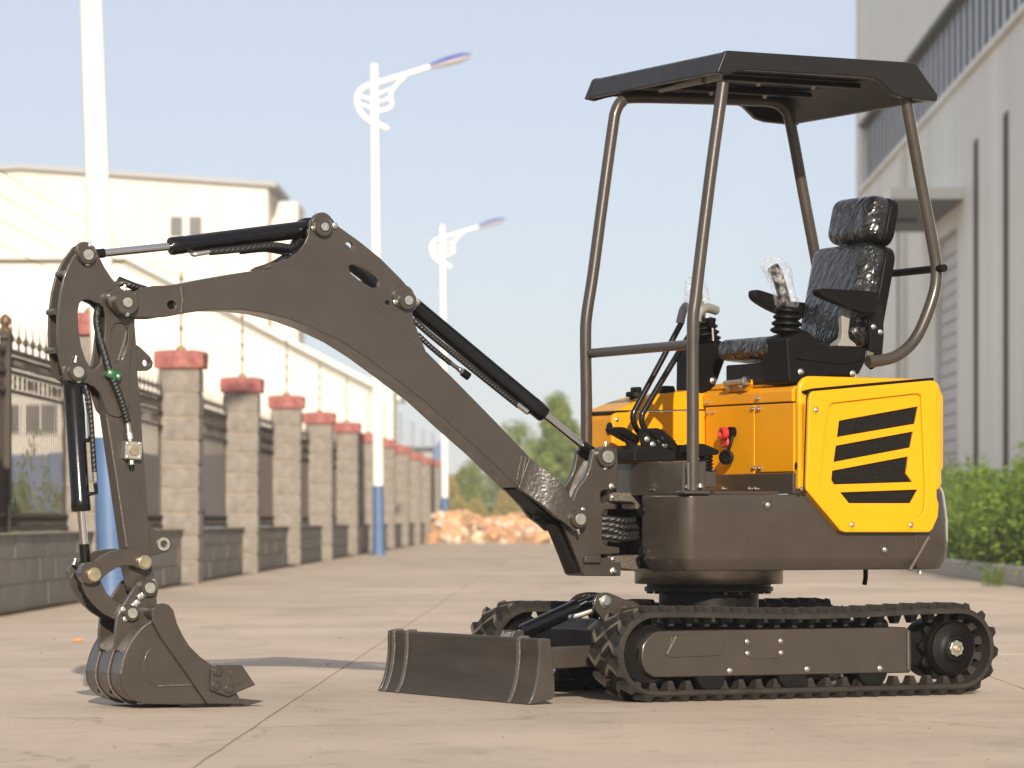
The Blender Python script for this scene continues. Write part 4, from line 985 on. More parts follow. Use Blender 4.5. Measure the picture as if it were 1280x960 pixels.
for ya, yb in ((YK + .018, YK + .036), (YK2 - .036, YK2 - .018)):
    MB().plate(xz(scut, YK + .036), ya, yb).build('side_cutter', M['brown'], bucket, bev=.003)
MB().plate(xz([(287, 842), (288, 838), (303, 835), (312, 848), (293, 858)], YK + .038), YK + .034, YK + .039).build('cutter_boss', M['brown'], bucket, bev=.002)
for a, c in ((272.3, 839.8), (270, 856.7), (286, 860.8)):
    p = at(a, c, y=YK + .036); MB().lathe([(0, 0), (.014, 0), (.015, .006), (.011, .009), (.008, .005), (0, .005)], p, (0, 1, 0), 20).build('cutter_bolt', M['brown'], bucket)
lp = xz([(226, 881), (262, 879), (300, 878), (306, 881.5), (301, 884.8), (240, 884.9), (226, 883.5)], YK)
MB().plate(lp, YK2 - .01, YK + .012).build('cutting_lip', M['black'], bucket, bev=.003)
for yy in (-.165, -.025, .115):
    t_ = xz([(288, 876), (300, 873), (331.5, 876), (318, 880), (301, 884.6), (286, 884.8)], YK + .012)
    MB().plate(t_, yy - .022, yy + .022).build('bucket_tooth', M['brown'], bucket, bev=.004)
ear = [(182, 722), (187, 719.5), (192, 721), (197, 728), (198, 737), (196, 747), (197, 762), (190, 775), (176, 786), (164, 799), (151, 815), (144.5, 813), (144, 790), (146, 771), (153, 757.5), (163, 742), (173, 727)]
mirror_plate('bucket_ear', ear, .078, .016, bucket)
MB().tube([at(151, 815, y=.078), at(164, 799, y=.078), at(177, 785, y=.078), at(190, 775, y=.078)], .006, 8).build('weld_bead', M['brownweld'], bucket)
pin(bucket, 187.5, 735, .098, 10.5, 6.8, depth=.035); pin(bucket, 165.5, 766.5, .098, 9.6, 6.4, depth=.035)
for a, c, an in ((176, 746, 35), (180, 743, 35), (168.5, 757, 215), (172, 753.5, 215)):
    bolt(bucket, at(a, c, y=.085), 1.25)
for a, c in ((192, 727), (157, 774), (154.5, 762)): bolt(bucket, at(a, c, y=.085), 1.05)
MB().cyl((at(187, 765, y=.08).x, -.12, at(187, 765, y=.08).z), (at(187, 765, y=.08).x, .135, at(187, 765, y=.08).z), .02).build('cross_tube', M['brown'], bucket)
for yy in (-.085, .025):
    fx = [(x + .004 * (1 if i < 20 else 0), z - .000) for i, (x, z) in enumerate(sp1[6:])]
    ctr_ = Vector((sp1[14][0] - .12, sp1[14][1]))
    MB().tube([(x + .003 * (Vector((x, z)) - ctr_).normalized().x, yy, z + .003 * (Vector((x, z)) - ctr_).normalized().y) for x, z in sp1[4:]], .0042, 6).build('shell_seam', M['brownweld'], bucket)
for yy in (-.105, .0):
    MB().lathe([(0, 0), (.007, 0), (.007, .002), (0, .002)], (sp1[-8][0] + .002, yy, sp1[-8][1] - .001), (1, 0, -.4), 12).build('drain_hole', M['dark'], bucket)

# ================================================================== SETTING
AX = 68 / 4800.0                   # the road runs a touch to the right of the camera axis
RZ = -math.atan(AX)
def rd(o, s, z=0.0): return Vector((o + AX * s, s, z))       # offset right of the camera line, distance along the road
class RB(MB):
    """mesh builder in road coordinates"""
    def road(s):
        s.v = [(p[0] + AX * p[1], p[1], p[2]) for p in s.v]; return s

def concrete(name, col, sc=1.0, amt=.35):
    m = mat(name, col, .78, bump=.25, bscale=60, var=.10, vscale=.9 * sc, dust=tuple(c * .62 for c in col), dust_amt=amt, dscale=.55 * sc, spec=.35)
    nt = m.node_tree; N = nt.nodes; K = nt.links; b = N['Principled BSDF']
    src = b.inputs['Base Color'].links[0].from_socket
    tc = N.new('ShaderNodeTexCoord')
    def layer(src, scale, lo, hi, dark, dist=0.0, mapping=None, detail=8):
        n = N.new('ShaderNodeTexNoise'); n.inputs['Scale'].default_value = scale; n.inputs['Detail'].default_value = detail; n.inputs['Distortion'].default_value = dist
        v = tc.outputs['Object']
        if mapping:
            mp = N.new('ShaderNodeMapping'); mp.inputs['Scale'].default_value = mapping; K.new(v, mp.inputs['Vector']); v = mp.outputs[0]
        K.new(v, n.inputs['Vector'])
        r = N.new('ShaderNodeMapRange'); r.inputs[1].default_value = lo; r.inputs[2].default_value = hi; r.inputs[3].default_value = 1; r.inputs[4].default_value = dark
        K.new(n.outputs['Fac'], r.inputs[0])
        mm = N.new('ShaderNodeVectorMath'); mm.operation = 'SCALE'; K.new(src, mm.inputs[0]); K.new(r.outputs[0], mm.inputs['Scale'])
        return mm.outputs[0]
    s = layer(src, 1.1, .52, .70, .80, .6, (1.0, .35, 1))          # stains drawn out along the road
    s = layer(s, 5.5, .56, .72, .80, .4)
    s = layer(s, 55, .35, .7, .90)
    s = layer(s, .13, .40, .60, .88)
    s = layer(s, 170, .60, .72, .62, detail=2)                     # grit
    s = layer(s, 21, .66, .72, .72, .8, detail=3)                  # drips and spots
    vo = N.new('ShaderNodeTexVoronoi'); vo.feature = 'DISTANCE_TO_EDGE'; vo.inputs['Scale'].default_value = .42
    dn = N.new('ShaderNodeTexNoise'); dn.inputs['Scale'].default_value = 2.2; dn.inputs['Detail'].default_value = 6
    K.new(tc.outputs['Object'], dn.inputs['Vector'])
    va = N.new('ShaderNodeVectorMath'); va.operation = 'MULTIPLY_ADD'; va.inputs[1].default_value = (.7, .7, 0); K.new(dn.outputs['Color'], va.inputs[0]); K.new(tc.outputs['Object'], va.inputs[2])
    K.new(va.outputs[0], vo.inputs['Vector'])
    cm = N.new('ShaderNodeMapRange'); cm.inputs[1].default_value = 0; cm.inputs[2].default_value = .004; cm.inputs[3].default_value = .70; cm.inputs[4].default_value = 1
    K.new(vo.outputs['Distance'], cm.inputs[0])
    cs_ = N.new('ShaderNodeVectorMath'); cs_.operation = 'SCALE'; K.new(s, cs_.inputs[0]); K.new(cm.outputs[0], cs_.inputs['Scale']); s = cs_.outputs[0]
    K.new(s, b.inputs['Base Color'])
    return m
M['road'] = concrete('road_concrete', (.505, .413, .322))
M['joint'] = mat('joint_filler', (.40, .325, .25), .9, var=.3, vscale=5)
M['soil'] = mat('dry_soil', (.20, .15, .10), .95, var=.3, vscale=2, bump=.6, bscale=8)

g = MB().add([(-390, -90, -.012), (390, -90, -.012), (390, 1400, -.012), (-390, 1400, -.012)], [(0, 1, 2, 3)]).build('ground', M['soil'], recalc=False); struct(g)
OL, OR = -3.40, 4.05
road = RB().add([(OL - .05, 3, -.0042), (OR, 3, -.0042), (OR, 220, -.0042), (OL - .05, 220, -.0042)], [(0, 1, 2, 3)]).road().build('road', M['joint'], recalc=False); struct(road)
cols = [(OL - .05, -.90), (-.90, 1.62), (1.62, OR)]
breaks = [[3, 8.6, 13.2, 24.5, 30.5], [3, 8.9, 22.8, 28.8], [3, 9.3, 17.1, 23.2, 29.2]]
for ci, (a, b_) in enumerate(cols):
    bs = breaks[ci][:]
    while bs[-1] < 214: bs.append(bs[-1] + 6.0)
    for j in range(len(bs) - 1):
        y0_, y1_ = bs[j], bs[j + 1]; q = .0016
        # ragged edge along the joints
        nn = max(2, int((y1_ - y0_) / .35)) if y0_ < 40 else 2
        L_ = [(a + q + random.uniform(0, .004), y0_ + q + (y1_ - y0_ - 2 * q) * i / nn) for i in range(nn + 1)]
        R_ = [(b_ - q - random.uniform(0, .006), y0_ + q + (y1_ - y0_ - 2 * q) * i / nn) for i in range(nn + 1)]
        dz_ = random.uniform(-.0015, .0015)
        loop = L_ + R_[::-1]; n = len(loop)
        top = [(x, y, dz_) for x, y in loop]; bot = [(x, y, -.01) for x, y in loop]
        s_ = RB().add(top + bot, [tuple(range(n))] + [(i, (i + 1) % n, (i + 1) % n + n, i + n) for i in range(n)]).road().build('concrete_slab', M['road'], road, ang=20)
# kerb of stone blocks on the right, planting bed behind
M['kerb'] = mat('kerb_stone', (.42, .385, .33), .8, var=.12, vscale=4, bump=.3, bscale=40, dust=(.25, .21, .16), dust_amt=.35, dscale=3)
kerb = RB().box(OR + .005, OR + .115, 8, 210, -.02, .004).road().build('kerb', M['kerb']); struct(kerb)
kb = [(0, 0), (.12, 0), (.12, .172), (.02, .172), (.004, .158)]
ks = []
for i in range(22):
    yy = 27.0 + i * 1.0
    o = MB().plate(kb, .004, .993).build('kerb_stone', M['kerb'], kerb, bev=.006) if i == 0 else kerb_first.copy()
    if i == 0: kerb_first = o
    else: COL.objects.link(o); o.parent = kerb
    o.location = rd(OR, yy, 0) + Vector((0, 0, random.uniform(-.004, .004))); o.rotation_euler = (0, 0, RZ)
for y0_, y1_ in ((8, 27), (49, 210)):
    k_ = MB().plate(kb, 0, y1_ - y0_).build('kerb_run', M['kerb'], kerb, bev=.006); k_.location = rd(OR, y0_, 0); k_.rotation_euler = (0, 0, RZ)
bed = RB().add([(OR + .11, 8, .10), (9.0, 8, .12), (9.0, 210, .12), (OR + .11, 210, .10)], [(0, 1, 2, 3)]).road().build('planting_bed', M['soil'], recalc=False); struct(bed)

# ------------------------------------------------------------ leaves
def leafmat(name, a, b_, scale=3.0, trans=.35):
    m = mat(name, a, .6, spec=.3); nt = m.node_tree; N = nt.nodes; K = nt.links; b = N['Principled BSDF']
    tc = N.new('ShaderNodeTexCoord'); n = N.new('ShaderNodeTexNoise'); n.inputs['Scale'].default_value = scale; n.inputs['Detail'].default_value = 6; n.inputs['Roughness'].default_value = .7
    K.new(tc.outputs['Object'], n.inputs['Vector'])
    r = N.new('ShaderNodeMapRange'); r.inputs[1].default_value = .35; r.inputs[2].default_value = .66; K.new(n.outputs['Fac'], r.inputs[0])
    mix = N.new('ShaderNodeMix'); mix.data_type = 'RGBA'; K.new(r.outputs[0], mix.inputs[0]); mix.inputs[6].default_value = (*a, 1); mix.inputs[7].default_value = (*b_, 1)
    K.new(mix.outputs[2], b.inputs['Base Color'])
    t = N.new('ShaderNodeBsdfTranslucent'); K.new(mix.outputs[2], t.inputs['Color'])
    ms = N.new('ShaderNodeMixShader'); ms.inputs[0].default_value = trans; K.new(b.outputs[0], ms.inputs[1]); K.new(t.outputs[0], ms.inputs[2])
    K.new(ms.outputs[0], N['Material Output'].inputs['Surface'])
    return m
M['shrub'] = leafmat('shrub_leaves', (.075, .15, .022), (.20, .28, .04), 4.0)
M['tree'] = leafmat('tree_leaves', (.095, .16, .04), (.29, .35, .085), 1.1)
M['tree2'] = leafmat('olive_tree_leaves', (.10, .13, .045), (.30, .29, .10), 1.1)
M['stem'] = mat('green_stem', (.09, .085, .03), .8)
M['bark'] = mat('bark', (.10, .075, .05), .9, var=.3, vscale=6, bump=.5, bscale=20)
def leaves(rng, centers, size, squash=1.0):
    v = []; f = []
    for c in centers:
        n = Vector((rng.gauss(0, 1), rng.gauss(0, 1), rng.gauss(0, 1) + .3)).normalized()
        u = n.orthogonal().normalized(); u = (Matrix.Rotation(rng.uniform(0, 6.28), 3, n) @ u); w = n.cross(u)
        s = size * rng.uniform(.6, 1.3); k = len(v)
        v += [c - u * s, c + w * s * .42 * squash, c + u * s, c - w * s * .42 * squash]; f.append((k, k + 1, k + 2, k + 3))
    return v, f
def shrub_mesh(seed):
    rng = random.Random(seed); cs = []; st = MB()
    for i in range(30):
        a = rng.uniform(0, 6.28); r = .42 * math.sqrt(rng.random()); h = rng.uniform(.55, .95) if rng.random() < .8 else rng.uniform(1.0, 1.3)
        x0, y0_ = r * math.cos(a), r * math.sin(a); lx, ly = rng.uniform(-.12, .12) + x0 * .25, rng.uniform(-.12, .12) + y0_ * .25
        st.tube([(x0, y0_, 0), (x0 + lx * .5, y0_ + ly * .5, h * .5), (x0 + lx, y0_ + ly, h)], .006, 5, r_end=.002)
        for j in range(int(95 * h)):
            t = rng.random() ** .75; rad = .13 * (1 - t) + .02
            cs.append(Vector((x0 + lx * t + rng.gauss(0, rad), y0_ + ly * t + rng.gauss(0, rad), h * t + rng.gauss(0, .03) + .02)))
    v, f = leaves(rng, cs, .034)
    b = MB(); b.add(v, f); me = b.mesh('foliage', 180, recalc=False); me.materials.append(M['shrub'])
    ms = st.mesh('stem'); ms.materials.append(M['stem']); return me, ms
SH = [shrub_mesh(s) for s in (1, 2, 3, 4)]
def shrub(p, sc, rz, k, label, group):
    t = thing('shrub', label, 'shrub', p, rz, group)
    t.scale = (sc[0], sc[0], sc[1])
    for nm, me in (('foliage', SH[k][0]), ('stem', SH[k][1])): link(nm, me, t)
    return t
rs = random.Random(5)
i = 0
for s_ in [31.5 + .62 * k for k in range(34)]:
    o_ = 4.62 + rs.uniform(-.1, .25)
    shrub(rd(o_, s_, .09), (rs.uniform(.9, 1.15), rs.uniform(.8, 1.12)), rs.uniform(0, 6.28), i % 4, 'leafy green shrub in the unclipped hedge behind the kerb', 'shrubs in the hedge along the right kerb'); i += 1
for s_ in [33.0 + .95 * k for k in range(18)]:
    shrub(rd(5.5 + rs.uniform(-.25, .3), s_, .09), (1.1, rs.uniform(.8, 1.0)), rs.uniform(0, 6.28), i % 4, 'leafy green shrub in the unclipped hedge behind the kerb', 'shrubs in the hedge along the right kerb'); i += 1
w_ = shrub(rd(3.80, 34.2, 0), (.22, .17), 1.0, 2, 'small weed tuft growing from a crack in front of the right kerb', None); w_.name = 'weed'; w_['category'] = 'weed'

# ------------------------------------------------------------ right hand factory building
M['cladding'] = mat('pale_metal_cladding', (.85, .84, .755), .5, var=.06, vscale=.5, dust=(.45, .42, .36), dust_amt=.3, dscale=.35, stretch=(1, 1, .08))
M['cladding2'] = mat('bright_metal_cladding', (.86, .85, .77), .5, var=.05, vscale=.5, stretch=(1, 1, .1))
M['glass'] = mat('dark_window_glass', (.045, .05, .06), .12, spec=.6)
M['slotdark'] = mat('dark_slot_glazing', (.035, .028, .024), .6, spec=.1)
M['paleglass'] = mat('pale_window_glass', (.42, .46, .50), .25, spec=.6)
M['frame'] = mat('window_frame', (.085, .075, .065), .5)
M['shutter'] = mat('roller_shutter', (.50, .49, .52), .5, var=.05)
M['blue_base'] = mat('blue_plinth', (.10, .15, .27), .6, var=.1)
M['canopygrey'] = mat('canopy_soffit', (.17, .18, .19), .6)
FO, FS0, FS1 = 8.0, 40.0, 105.3
fac = thing('factory_building', 'tall pale metal clad factory hall along the right kerb with a high window band', 'building', rd(FO, FS0, 0), RZ)
def fac_box(nm, m, o0, o1, s0, s1, z0_, z1_, parent=fac, bev=0.0):
    return MB().box(o0 - FO, o1 - FO, s0 - FS0, s1 - FS0, z0_, z1_).build(nm, m, parent, bev=bev)
# storeys of cladding around the openings: plinth, lower wall in bays between slot windows, band, upper wall
slots = [50.2, 55.1, 60.0, 64.9, 69.9, 75.0]
DW0, DW1, DZ = 78.6, 83.4, 6.6
segs = []; cur = FS0
for s_ in slots: segs.append((cur, s_ - .42)); cur = s_ + .42
segs += [(cur, DW0), (DW1, 92.08), (92.92, FS1)]
ZB, ZW0, ZW1, ZTOP = 1.35, 9.53, 11.25, 17.5
def ribbed(s0, s1, z0_, z1_, nm='wall', m=None):
    n = max(1, int(round((s1 - s0) / .30))); pts = []
    w = (s1 - s0) / n
    for i in range(n):
        a = s0 + i * w
        pts += [(0.0, a), (0.0, a + w * .70), (.012, a + w * .78), (.012, a + w * .92)]
    pts += [(0, s1)]
    front = [(x, y - FS0) for x, y in pts]
    poly = front + [(.25, s1 - FS0), (.25, s0 - FS0)]
    return MB().plate(poly, z0_, z1_, axis='z').build(nm, m or M['cladding'], fac, ang=20)
for s0, s1 in segs: ribbed(s0, s1, ZB, 8.02)
ribbed(FS0, FS1, 8.0225, ZW0 - .12)
ribbed(DW0, DW1, DZ, 8.02)
fac_box('wall', M['cladding'], FO + .04, FO + .25, FS0, FS1, 7.9, 8.1)
ribbed(FS0, FS1, ZW1 + .1, ZTOP, m=M['cladding2'])
for s0, s1 in ((FS0, DW0), (DW1, FS1)): fac_box('plinth', M['blue_base'], FO - .03, FO + .25, s0, s1, 0, ZB)
fac_box('wall', M['cladding'], FO + .26, FO + 14, FS0, FS1, 0, ZTOP - .02)
fac_box('roof', M['cladding2'], FO - .12, FO + 14.2, FS0 - .2, FS1 + .12, ZTOP, ZTOP + .25)
fac_box('corner_trim', M['cladding2'], FO - .05, FO + .3, FS1, FS1 + .08, 0, ZTOP)
fac_box('sill', M['cladding'], FO - .10, FO + .26, FS0, FS1 - .8, ZW0 - .118, ZW0)
fac_box('lintel', M['frame'], FO - .06, FO + .26, FS0, FS1 - .8, ZW1, ZW1 + .098)
fac_box('wall', M['cladding2'], FO + .0, FO + .26, FS1 - .8, FS1, ZW0 - .118, ZW1 + .098)
band = fac_box('window_band', M['frame'], FO + .19, FO + .24, FS0, FS1 - .82, ZW0 + .002, ZW1 - .002)
pm = MB().box(0, .02, 0, 1.0, 0, ZW1 - ZW0 - .06).mesh('pane'); pm.materials.append(M['paleglass'])
mm_ = MB().box(0, .03, 0, .30, 0, ZW1 - ZW0 - .02).mesh('mullion'); mm_.materials.append(M['frame'])
s_ = FS1 - .82 - 1.2; first = True
while s_ > 56:
    for nm, me, dx, dy in (('pane', pm, .165, .16), ('mullion', mm_, .132, 0)):
        o = link(nm, me, band); o.location = (dx, s_ - FS0 + dy, ZW0 + (.03 if nm == 'pane' else .01))
    s_ -= 1.2
for s_ in slots + [92.5]:
    d = .5
    win = fac_box('slot_window', M['slotdark'], FO - .004, FO + .22, s_ - .42, s_ + .42, ZB + .02, 7.98)
    for k in range(5):
        z0_ = ZB + .1 + k * 1.32
        fac_box('pane', M['slotdark'], FO - .010, FO - .0045, s_ - .38, s_ + .38, z0_, z0_ + 1.24, win)
dr = fac_box('roller_door', M['shutter'], FO + .16, FO + .2, DW0, DW1, 0, DZ - .02)
slat = MB().plate([(0, 0), (.02, .02), (.02, .25), (0, .27)], 0, DW1 - DW0 - .1).mesh('slat', 20); slat.materials.append(M['shutter'])
for k in range(23):
    o = link('slat', slat, dr); o.rotation_euler = (0, 0, 0); o.location = (.14, DW0 - FS0 + .05, .02 + k * .28); o.scale = (-1, 1, 1)
star = []
for k in range(10):
    r_ = .24 if k % 2 == 0 else .11; t = math.pi / 2 + 2 * math.pi * k / 10; star.append((r_ * math.cos(t), r_ * math.sin(t)))
st_ = MB().plate(star, 0, .006, axis='x').build('red_mark', mat('red_mark_paint', (.42, .16, .19), .6), dr); st_.location = (.115, 79.8 - FS0, 1.9)
aw = fac_box('door_awning', M['cladding2'], 6.52, FO - .002, 77.3, 86.0, 7.05, 7.28, bev=.01)
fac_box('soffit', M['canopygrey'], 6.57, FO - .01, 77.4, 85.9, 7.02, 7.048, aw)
fac_box('awning_lamp', M['frame'], 7.0, 7.5, 82.0, 82.3, 6.95, 7.018, aw)
fac_box('downpipe', M['cladding2'], FO - .16, FO - .03, 90.4, 90.6, .5, 9.3)

# ------------------------------------------------------------ left hand buildings
M['white'] = mat('white_rendered_wall', (.65, .595, .515), .7, var=.05, vscale=.4, dust=(.50, .38, .26), dust_amt=.40, dscale=.6, stretch=(1, 1, .22))
M['offwhite'] = mat('white_painted_wall', (.68, .645, .58), .7, var=.04, vscale=.3, dust=(.55, .46, .36), dust_amt=.25, dscale=.5, stretch=(1, 1, .2))
M['roofgrey'] = mat('grey_roof_sheet', (.30, .30, .30), .6)
M['bluepaint'] = mat('blue_paint', (.068, .125, .25), .5, var=.08)
M['greywin'] = mat('grey_window_glass', (.13, .125, .12), .2)
WS = 110.0
def wz(py): return CAM_H + (649 - py) / FPX * WS
def wx(px): return (px - 490) / FPX * WS
wb = thing('low_warehouse', 'white warehouse end wall with a long sloping roofline behind the stone pillar fence', 'building', ((490 - 640) / FPX * WS, WS, 0), RZ)
def wbx(nm, m, x0, x1, y0_, y1_, z0_, z1_, parent=wb, bev=0): return MB().box(x0, x1, y0_, y1_, z0_, z1_).build(nm, m, parent, bev=bev)
prof = [(wx(-150), 0), (0, 0), (0, wz(497)), (wx(157), wz(324)), (wx(-150), wz(324))]
MB().plate(prof, 0, 3).build('wall', M['offwhite'], wb)
up = .16
MB().plate([(.25, wz(497) - .12), (wx(157), wz(324) + .003), (wx(-150), wz(324) + .003), (wx(-150), wz(324) + up), (wx(157) + .03, wz(324) + up), (.25, wz(497) + .06)], -.35, 3.3).build('roof', M['offwhite'], wb)
MB().plate([(.20, wz(497) - .25), (wx(157), wz(324) - .14), (wx(157), wz(324) - .002), (.20, wz(497) - .12)], -.12, -.003).build('verge_board', mat('pale_verge_board', (.50, .48, .44), .6), wb)
wbx('plinth', M['bluepaint'], wx(-150), .02, -.03, 3.02, 0, wz(568))
for k in range(5):
    x0_ = wx(-62 + 46 * k)
    f_ = wbx('window', M['offwhite'], x0_, x0_ + .98, -.08, -.002, wz(543), wz(503))
    for d in (0, 1): wbx('pane', M['greywin'], x0_ + .05 + d * .46, x0_ + .46 + d * .46, -.11, -.082, wz(541), wz(506), f_)
annex = thing('end_annex', 'small white block beside the low end of the white warehouse', 'building', ((476 - 640) / FPX * 107, 107, 0), RZ)
MB().box(0, .34, 0, 2.2, 0, 4.1).build('wall', M['offwhite'], annex); MB().box(-.03, .37, -.05, 2.25, 4.103, 4.17).build('roof', M['offwhite'], annex)
# tall gabled hall behind
AS = 187.0
xa_r = (335 - 640) / FPX * AS; xa_p = (24 - 640) / FPX * AS
za_r = CAM_H + (649 - 234) / FPX * AS; za_p = CAM_H + (649 - 212) / FPX * AS
hall = thing('gabled_hall', 'big cream coloured gabled hall rising behind the low white warehouse', 'building', (xa_p, AS, 0), RZ)
wr = xa_r - xa_p
gab = [(-wr, 0), (wr, 0), (wr, za_r), (0, za_p), (-wr, za_r)]
MB().plate(gab, 0, 8.0).build('wall', M['white'], hall)
for s in (1, -1):
    MB().plate([(0, za_p + .01), (s * (wr + .45), za_r - .02), (s * (wr + .45), za_r + .20), (0, za_p + .24)], -.35, 8.2).build('roof', M['roofgrey'], hall)
MB().cyl((3.3, 4, za_p - .3), (3.3, 4, za_p + .75), .55, seg=20).build('roof_vent', M['offwhite'], hall)
zw0, zw1 = CAM_H + (649 - 296) / FPX * AS, CAM_H + (649 - 271) / FPX * AS
for px0 in (208,):
    x0_ = (px0 - 640) / FPX * AS - xa_p; x1_ = (258 - 640) / FPX * AS - xa_p
    f_ = MB().box(x0_, x1_, -.12, -.002, zw0 - .15, zw1 + .1).build('window', M['offwhite'], hall)
    wd = (x1_ - x0_)
    for d in (0, 1): MB().box(x0_ + .2 + d * (wd / 2 - .05), x0_ + d * (wd / 2 - .05) + wd / 2 - .15, -.16, -.122, zw0, zw1).build('pane', M['greywin'], f_)
MB().box(wr - .38, wr - .22, -.14, -.003, 4, za_r - .3).build('downpipe', mat('pale_blue_pipe', (.42, .48, .58), .5), hall)
MB().box(wr - .02, wr + 1.25, 3.0, 7.9, 0, za_r - .5).build('side_bay', M['white'], hall)
MB().box(-wr, wr, -.05, -.003, CAM_H + (649 - 324) / FPX * AS, CAM_H + (649 - 320) / FPX * AS).build('flashing', M['offwhite'], hall)
# blue shed far down the road
shed = thing('blue_shed', 'distant blue shed with a dark flat roof past the end of the fence', 'building', ((511 - 640) / FPX * 118, 118, 0), RZ)
MB().box(0, .74, 0, 5, 0, 2.7).build('wall', M['roofgrey'], shed)
MB().box(-.04, .735, -.1, 5.1, 2.703, 2.82).build('roof', mat('dark_roof', (.05, .06, .075), .6), shed)
MB().plate([(.742, 0), (1.0, 0), (1.0, 3.02), (.97, 3.02), (.742, 2.78)], -.05, 5.0).build('gable', M['bluepaint'], shed)
# ------------------------------------------------------------ fence: stone pillars, low walls, iron railings
M['stone'] = mat('split_face_stone', (.195, .174, .150), .85, var=.22, vscale=9, bump=.9, bscale=22, dust=(.15, .125, .10), dust_amt=.45, dscale=14)
M['cap'] = mat('red_pillar_cap', (.25, .075, .068), .75, var=.25, vscale=14, bump=1.0, bscale=20, dust=(.42, .21, .17), dust_amt=.55, dscale=12)
M['greyblock'] = mat('dark_grey_block', (.15, .138, .122), .85, var=.2, vscale=6, bump=.5, bscale=30, dust=(.21, .17, .125), dust_amt=.35, dscale=4)
M['mortar'] = mat('mortar', (.27, .22, .165), .9, var=.2, vscale=6)
M['iron'] = mat('brown_iron', (.042, .030, .022), .55, spec=.3)
M['bronze'] = mat('bronze_finial', (.16, .095, .035), .5, metal=.4)
FOFF = -3.62                          # fence centre line
PW = .385
def stone_mesh(k):
    rng = random.Random(k); b = MB(); h = PW / 2; H = .187
    # split face: each side a small grid pushed in and out
    n = 4; loops = []
    for j in range(4):
        z = H * j / 3; lp = []
        for (sx, sy, ex, ey) in ((-1, -1, 1, -1), (1, -1, 1, 1), (1, 1, -1, 1), (-1, 1, -1, -1)):
            for i in range(n):
                t = i / n; d = 1 if i == 0 else 1 + rng.uniform(-.02, .075)
                if j in (0, 3): d = min(d, 1.0) if i else .99
                lp.append(((sx + (ex - sx) * t) * h * d, (sy + (ey - sy) * t) * h * d, z))
        loops.append(lp)
    b.loft(loops); me = b.mesh('stone_block', 15); me.materials.append(M['stone']); return me
ST = [stone_mesh(k) for k in range(4)]
def cap_mesh():
    rng = random.Random(9); b = MB(); loops = []
    for z, h in ((0, .222), (.018, .232), (.135, .232), (.16, .218), (.172, .12)):
        lp = []
        for (sx, sy, ex, ey) in ((-1, -1, 1, -1), (1, -1, 1, 1), (1, 1, -1, 1), (-1, 1, -1, -1)):
            for i in range(6): lp.append(((sx + (ex - sx) * i / 6) * h + rng.uniform(-.009, .009), (sy + (ey - sy) * i / 6) * h + rng.uniform(-.009, .009), z + rng.uniform(-.004, .004)))
        loops.append(lp)
    b.loft(loops); me = b.mesh('pillar_cap', 25); me.materials.append(M['cap']); return me
CAPM = cap_mesh()
rodm = MB().cyl((0, 0, 0), (0, 0, .72), .011, seg=8).mesh('wire_post'); rodm.materials.append(mat('grey_rod', (.22, .20, .18), .6))
insm = MB().lathe([(0, -.022), (.014, -.022), (.020, 0), (.014, .022), (0, .022)], (0, 0, 0), (0, 0, 1), 10).mesh('insulator'); insm.materials.append(mat('clay_insulator', (.17, .125, .09), .6))
clm = MB().lathe([(0, 0), (.05, 0), (.045, .05), (.02, .07), (0, .07)], (0, 0, 0), (0, 0, 1), 10).mesh('post_socket'); clm.materials.append(mat('rusty_socket', (.28, .18, .08), .7))
PS = [29.2 + 6.8 * k - (0 if k else 0) for k in range(12)]; PS = [22.4] + PS
for k, s_ in enumerate(PS):
    if k == 0: lab = 'stone block gate pillar nearest the camera on the left, outside the frame'
    lab = ['stone fence pillar with red cap nearest the camera, at the left frame edge', 'stone fence pillar with red cap seen through the dipper arm behind the first lamp post', 'tall stone fence pillar with red cap just right of the dipper arm', 'stone fence pillar with red cap, second right of the dipper arm', 'stone fence pillar with red cap, third right of the dipper arm', 'stone fence pillar with red cap, fourth right of the dipper arm', 'stone fence pillar with red cap, fifth right of the dipper arm', 'stone fence pillar with red cap directly behind the second lamp post', 'stone fence pillar with red cap just right of the second lamp post', 'stone fence pillar with red cap, second past the second lamp post', 'stone fence pillar with red cap, third past the second lamp post', 'stone fence pillar with red cap, next to last of the row', 'farthest stone fence pillar with red cap, beside the third lamp post'][k]
    t = thing('stone_pillar', lab, 'pillar', rd(FOFF, s_, 0), RZ + random.uniform(-.02, .02), 'stone pillars of the fence'); t.rotation_euler[0] = random.uniform(-.004, .004); t.rotation_euler[1] = random.uniform(-.005, .005); t.location.z = random.uniform(-.02, .015)
    MB().box(-PW / 2 + .012, PW / 2 - .012, -PW / 2 + .012, PW / 2 - .012, 0, 2.01).build('pillar_core', M['mortar'], t)
    for j in range(9):
        o = link('stone_block', ST[(j + k) % 4], t); o.location = (0, 0, .005 + j * .2235); o.scale = (1, 1, 1.09); o.rotation_euler = (0, 0, math.pi / 2 * ((j * 3 + k) % 4))
    link('pillar_cap', CAPM, t).location = (0, 0, 2.013)
    link('post_socket', clm, t).location = (0, 0, 2.16)
    link('wire_post', rodm, t).location = (0, 0, 2.20)
    for j in range(4): link('insulator', insm, t).location = (0, 0, 2.39 + j * .155)
for j in range(4):
    z = 2.39 + j * .155
    pts = []
    for k in range(len(PS) - 1):
        for q in range(4):
            t = q / 4; pts.append(rd(FOFF, PS[k] + (PS[k + 1] - PS[k]) * t, z - .05 * 4 * t * (1 - t)) + Vector((.025, 0, 0)))
    tag(MB().tube(pts, .0022, 4).build('fence_wire', M['iron']), ['lowest', 'second', 'third', 'topmost'][j] + ' electric wire strung above the pillar caps of the fence', 'wire', 'electric fence wires')
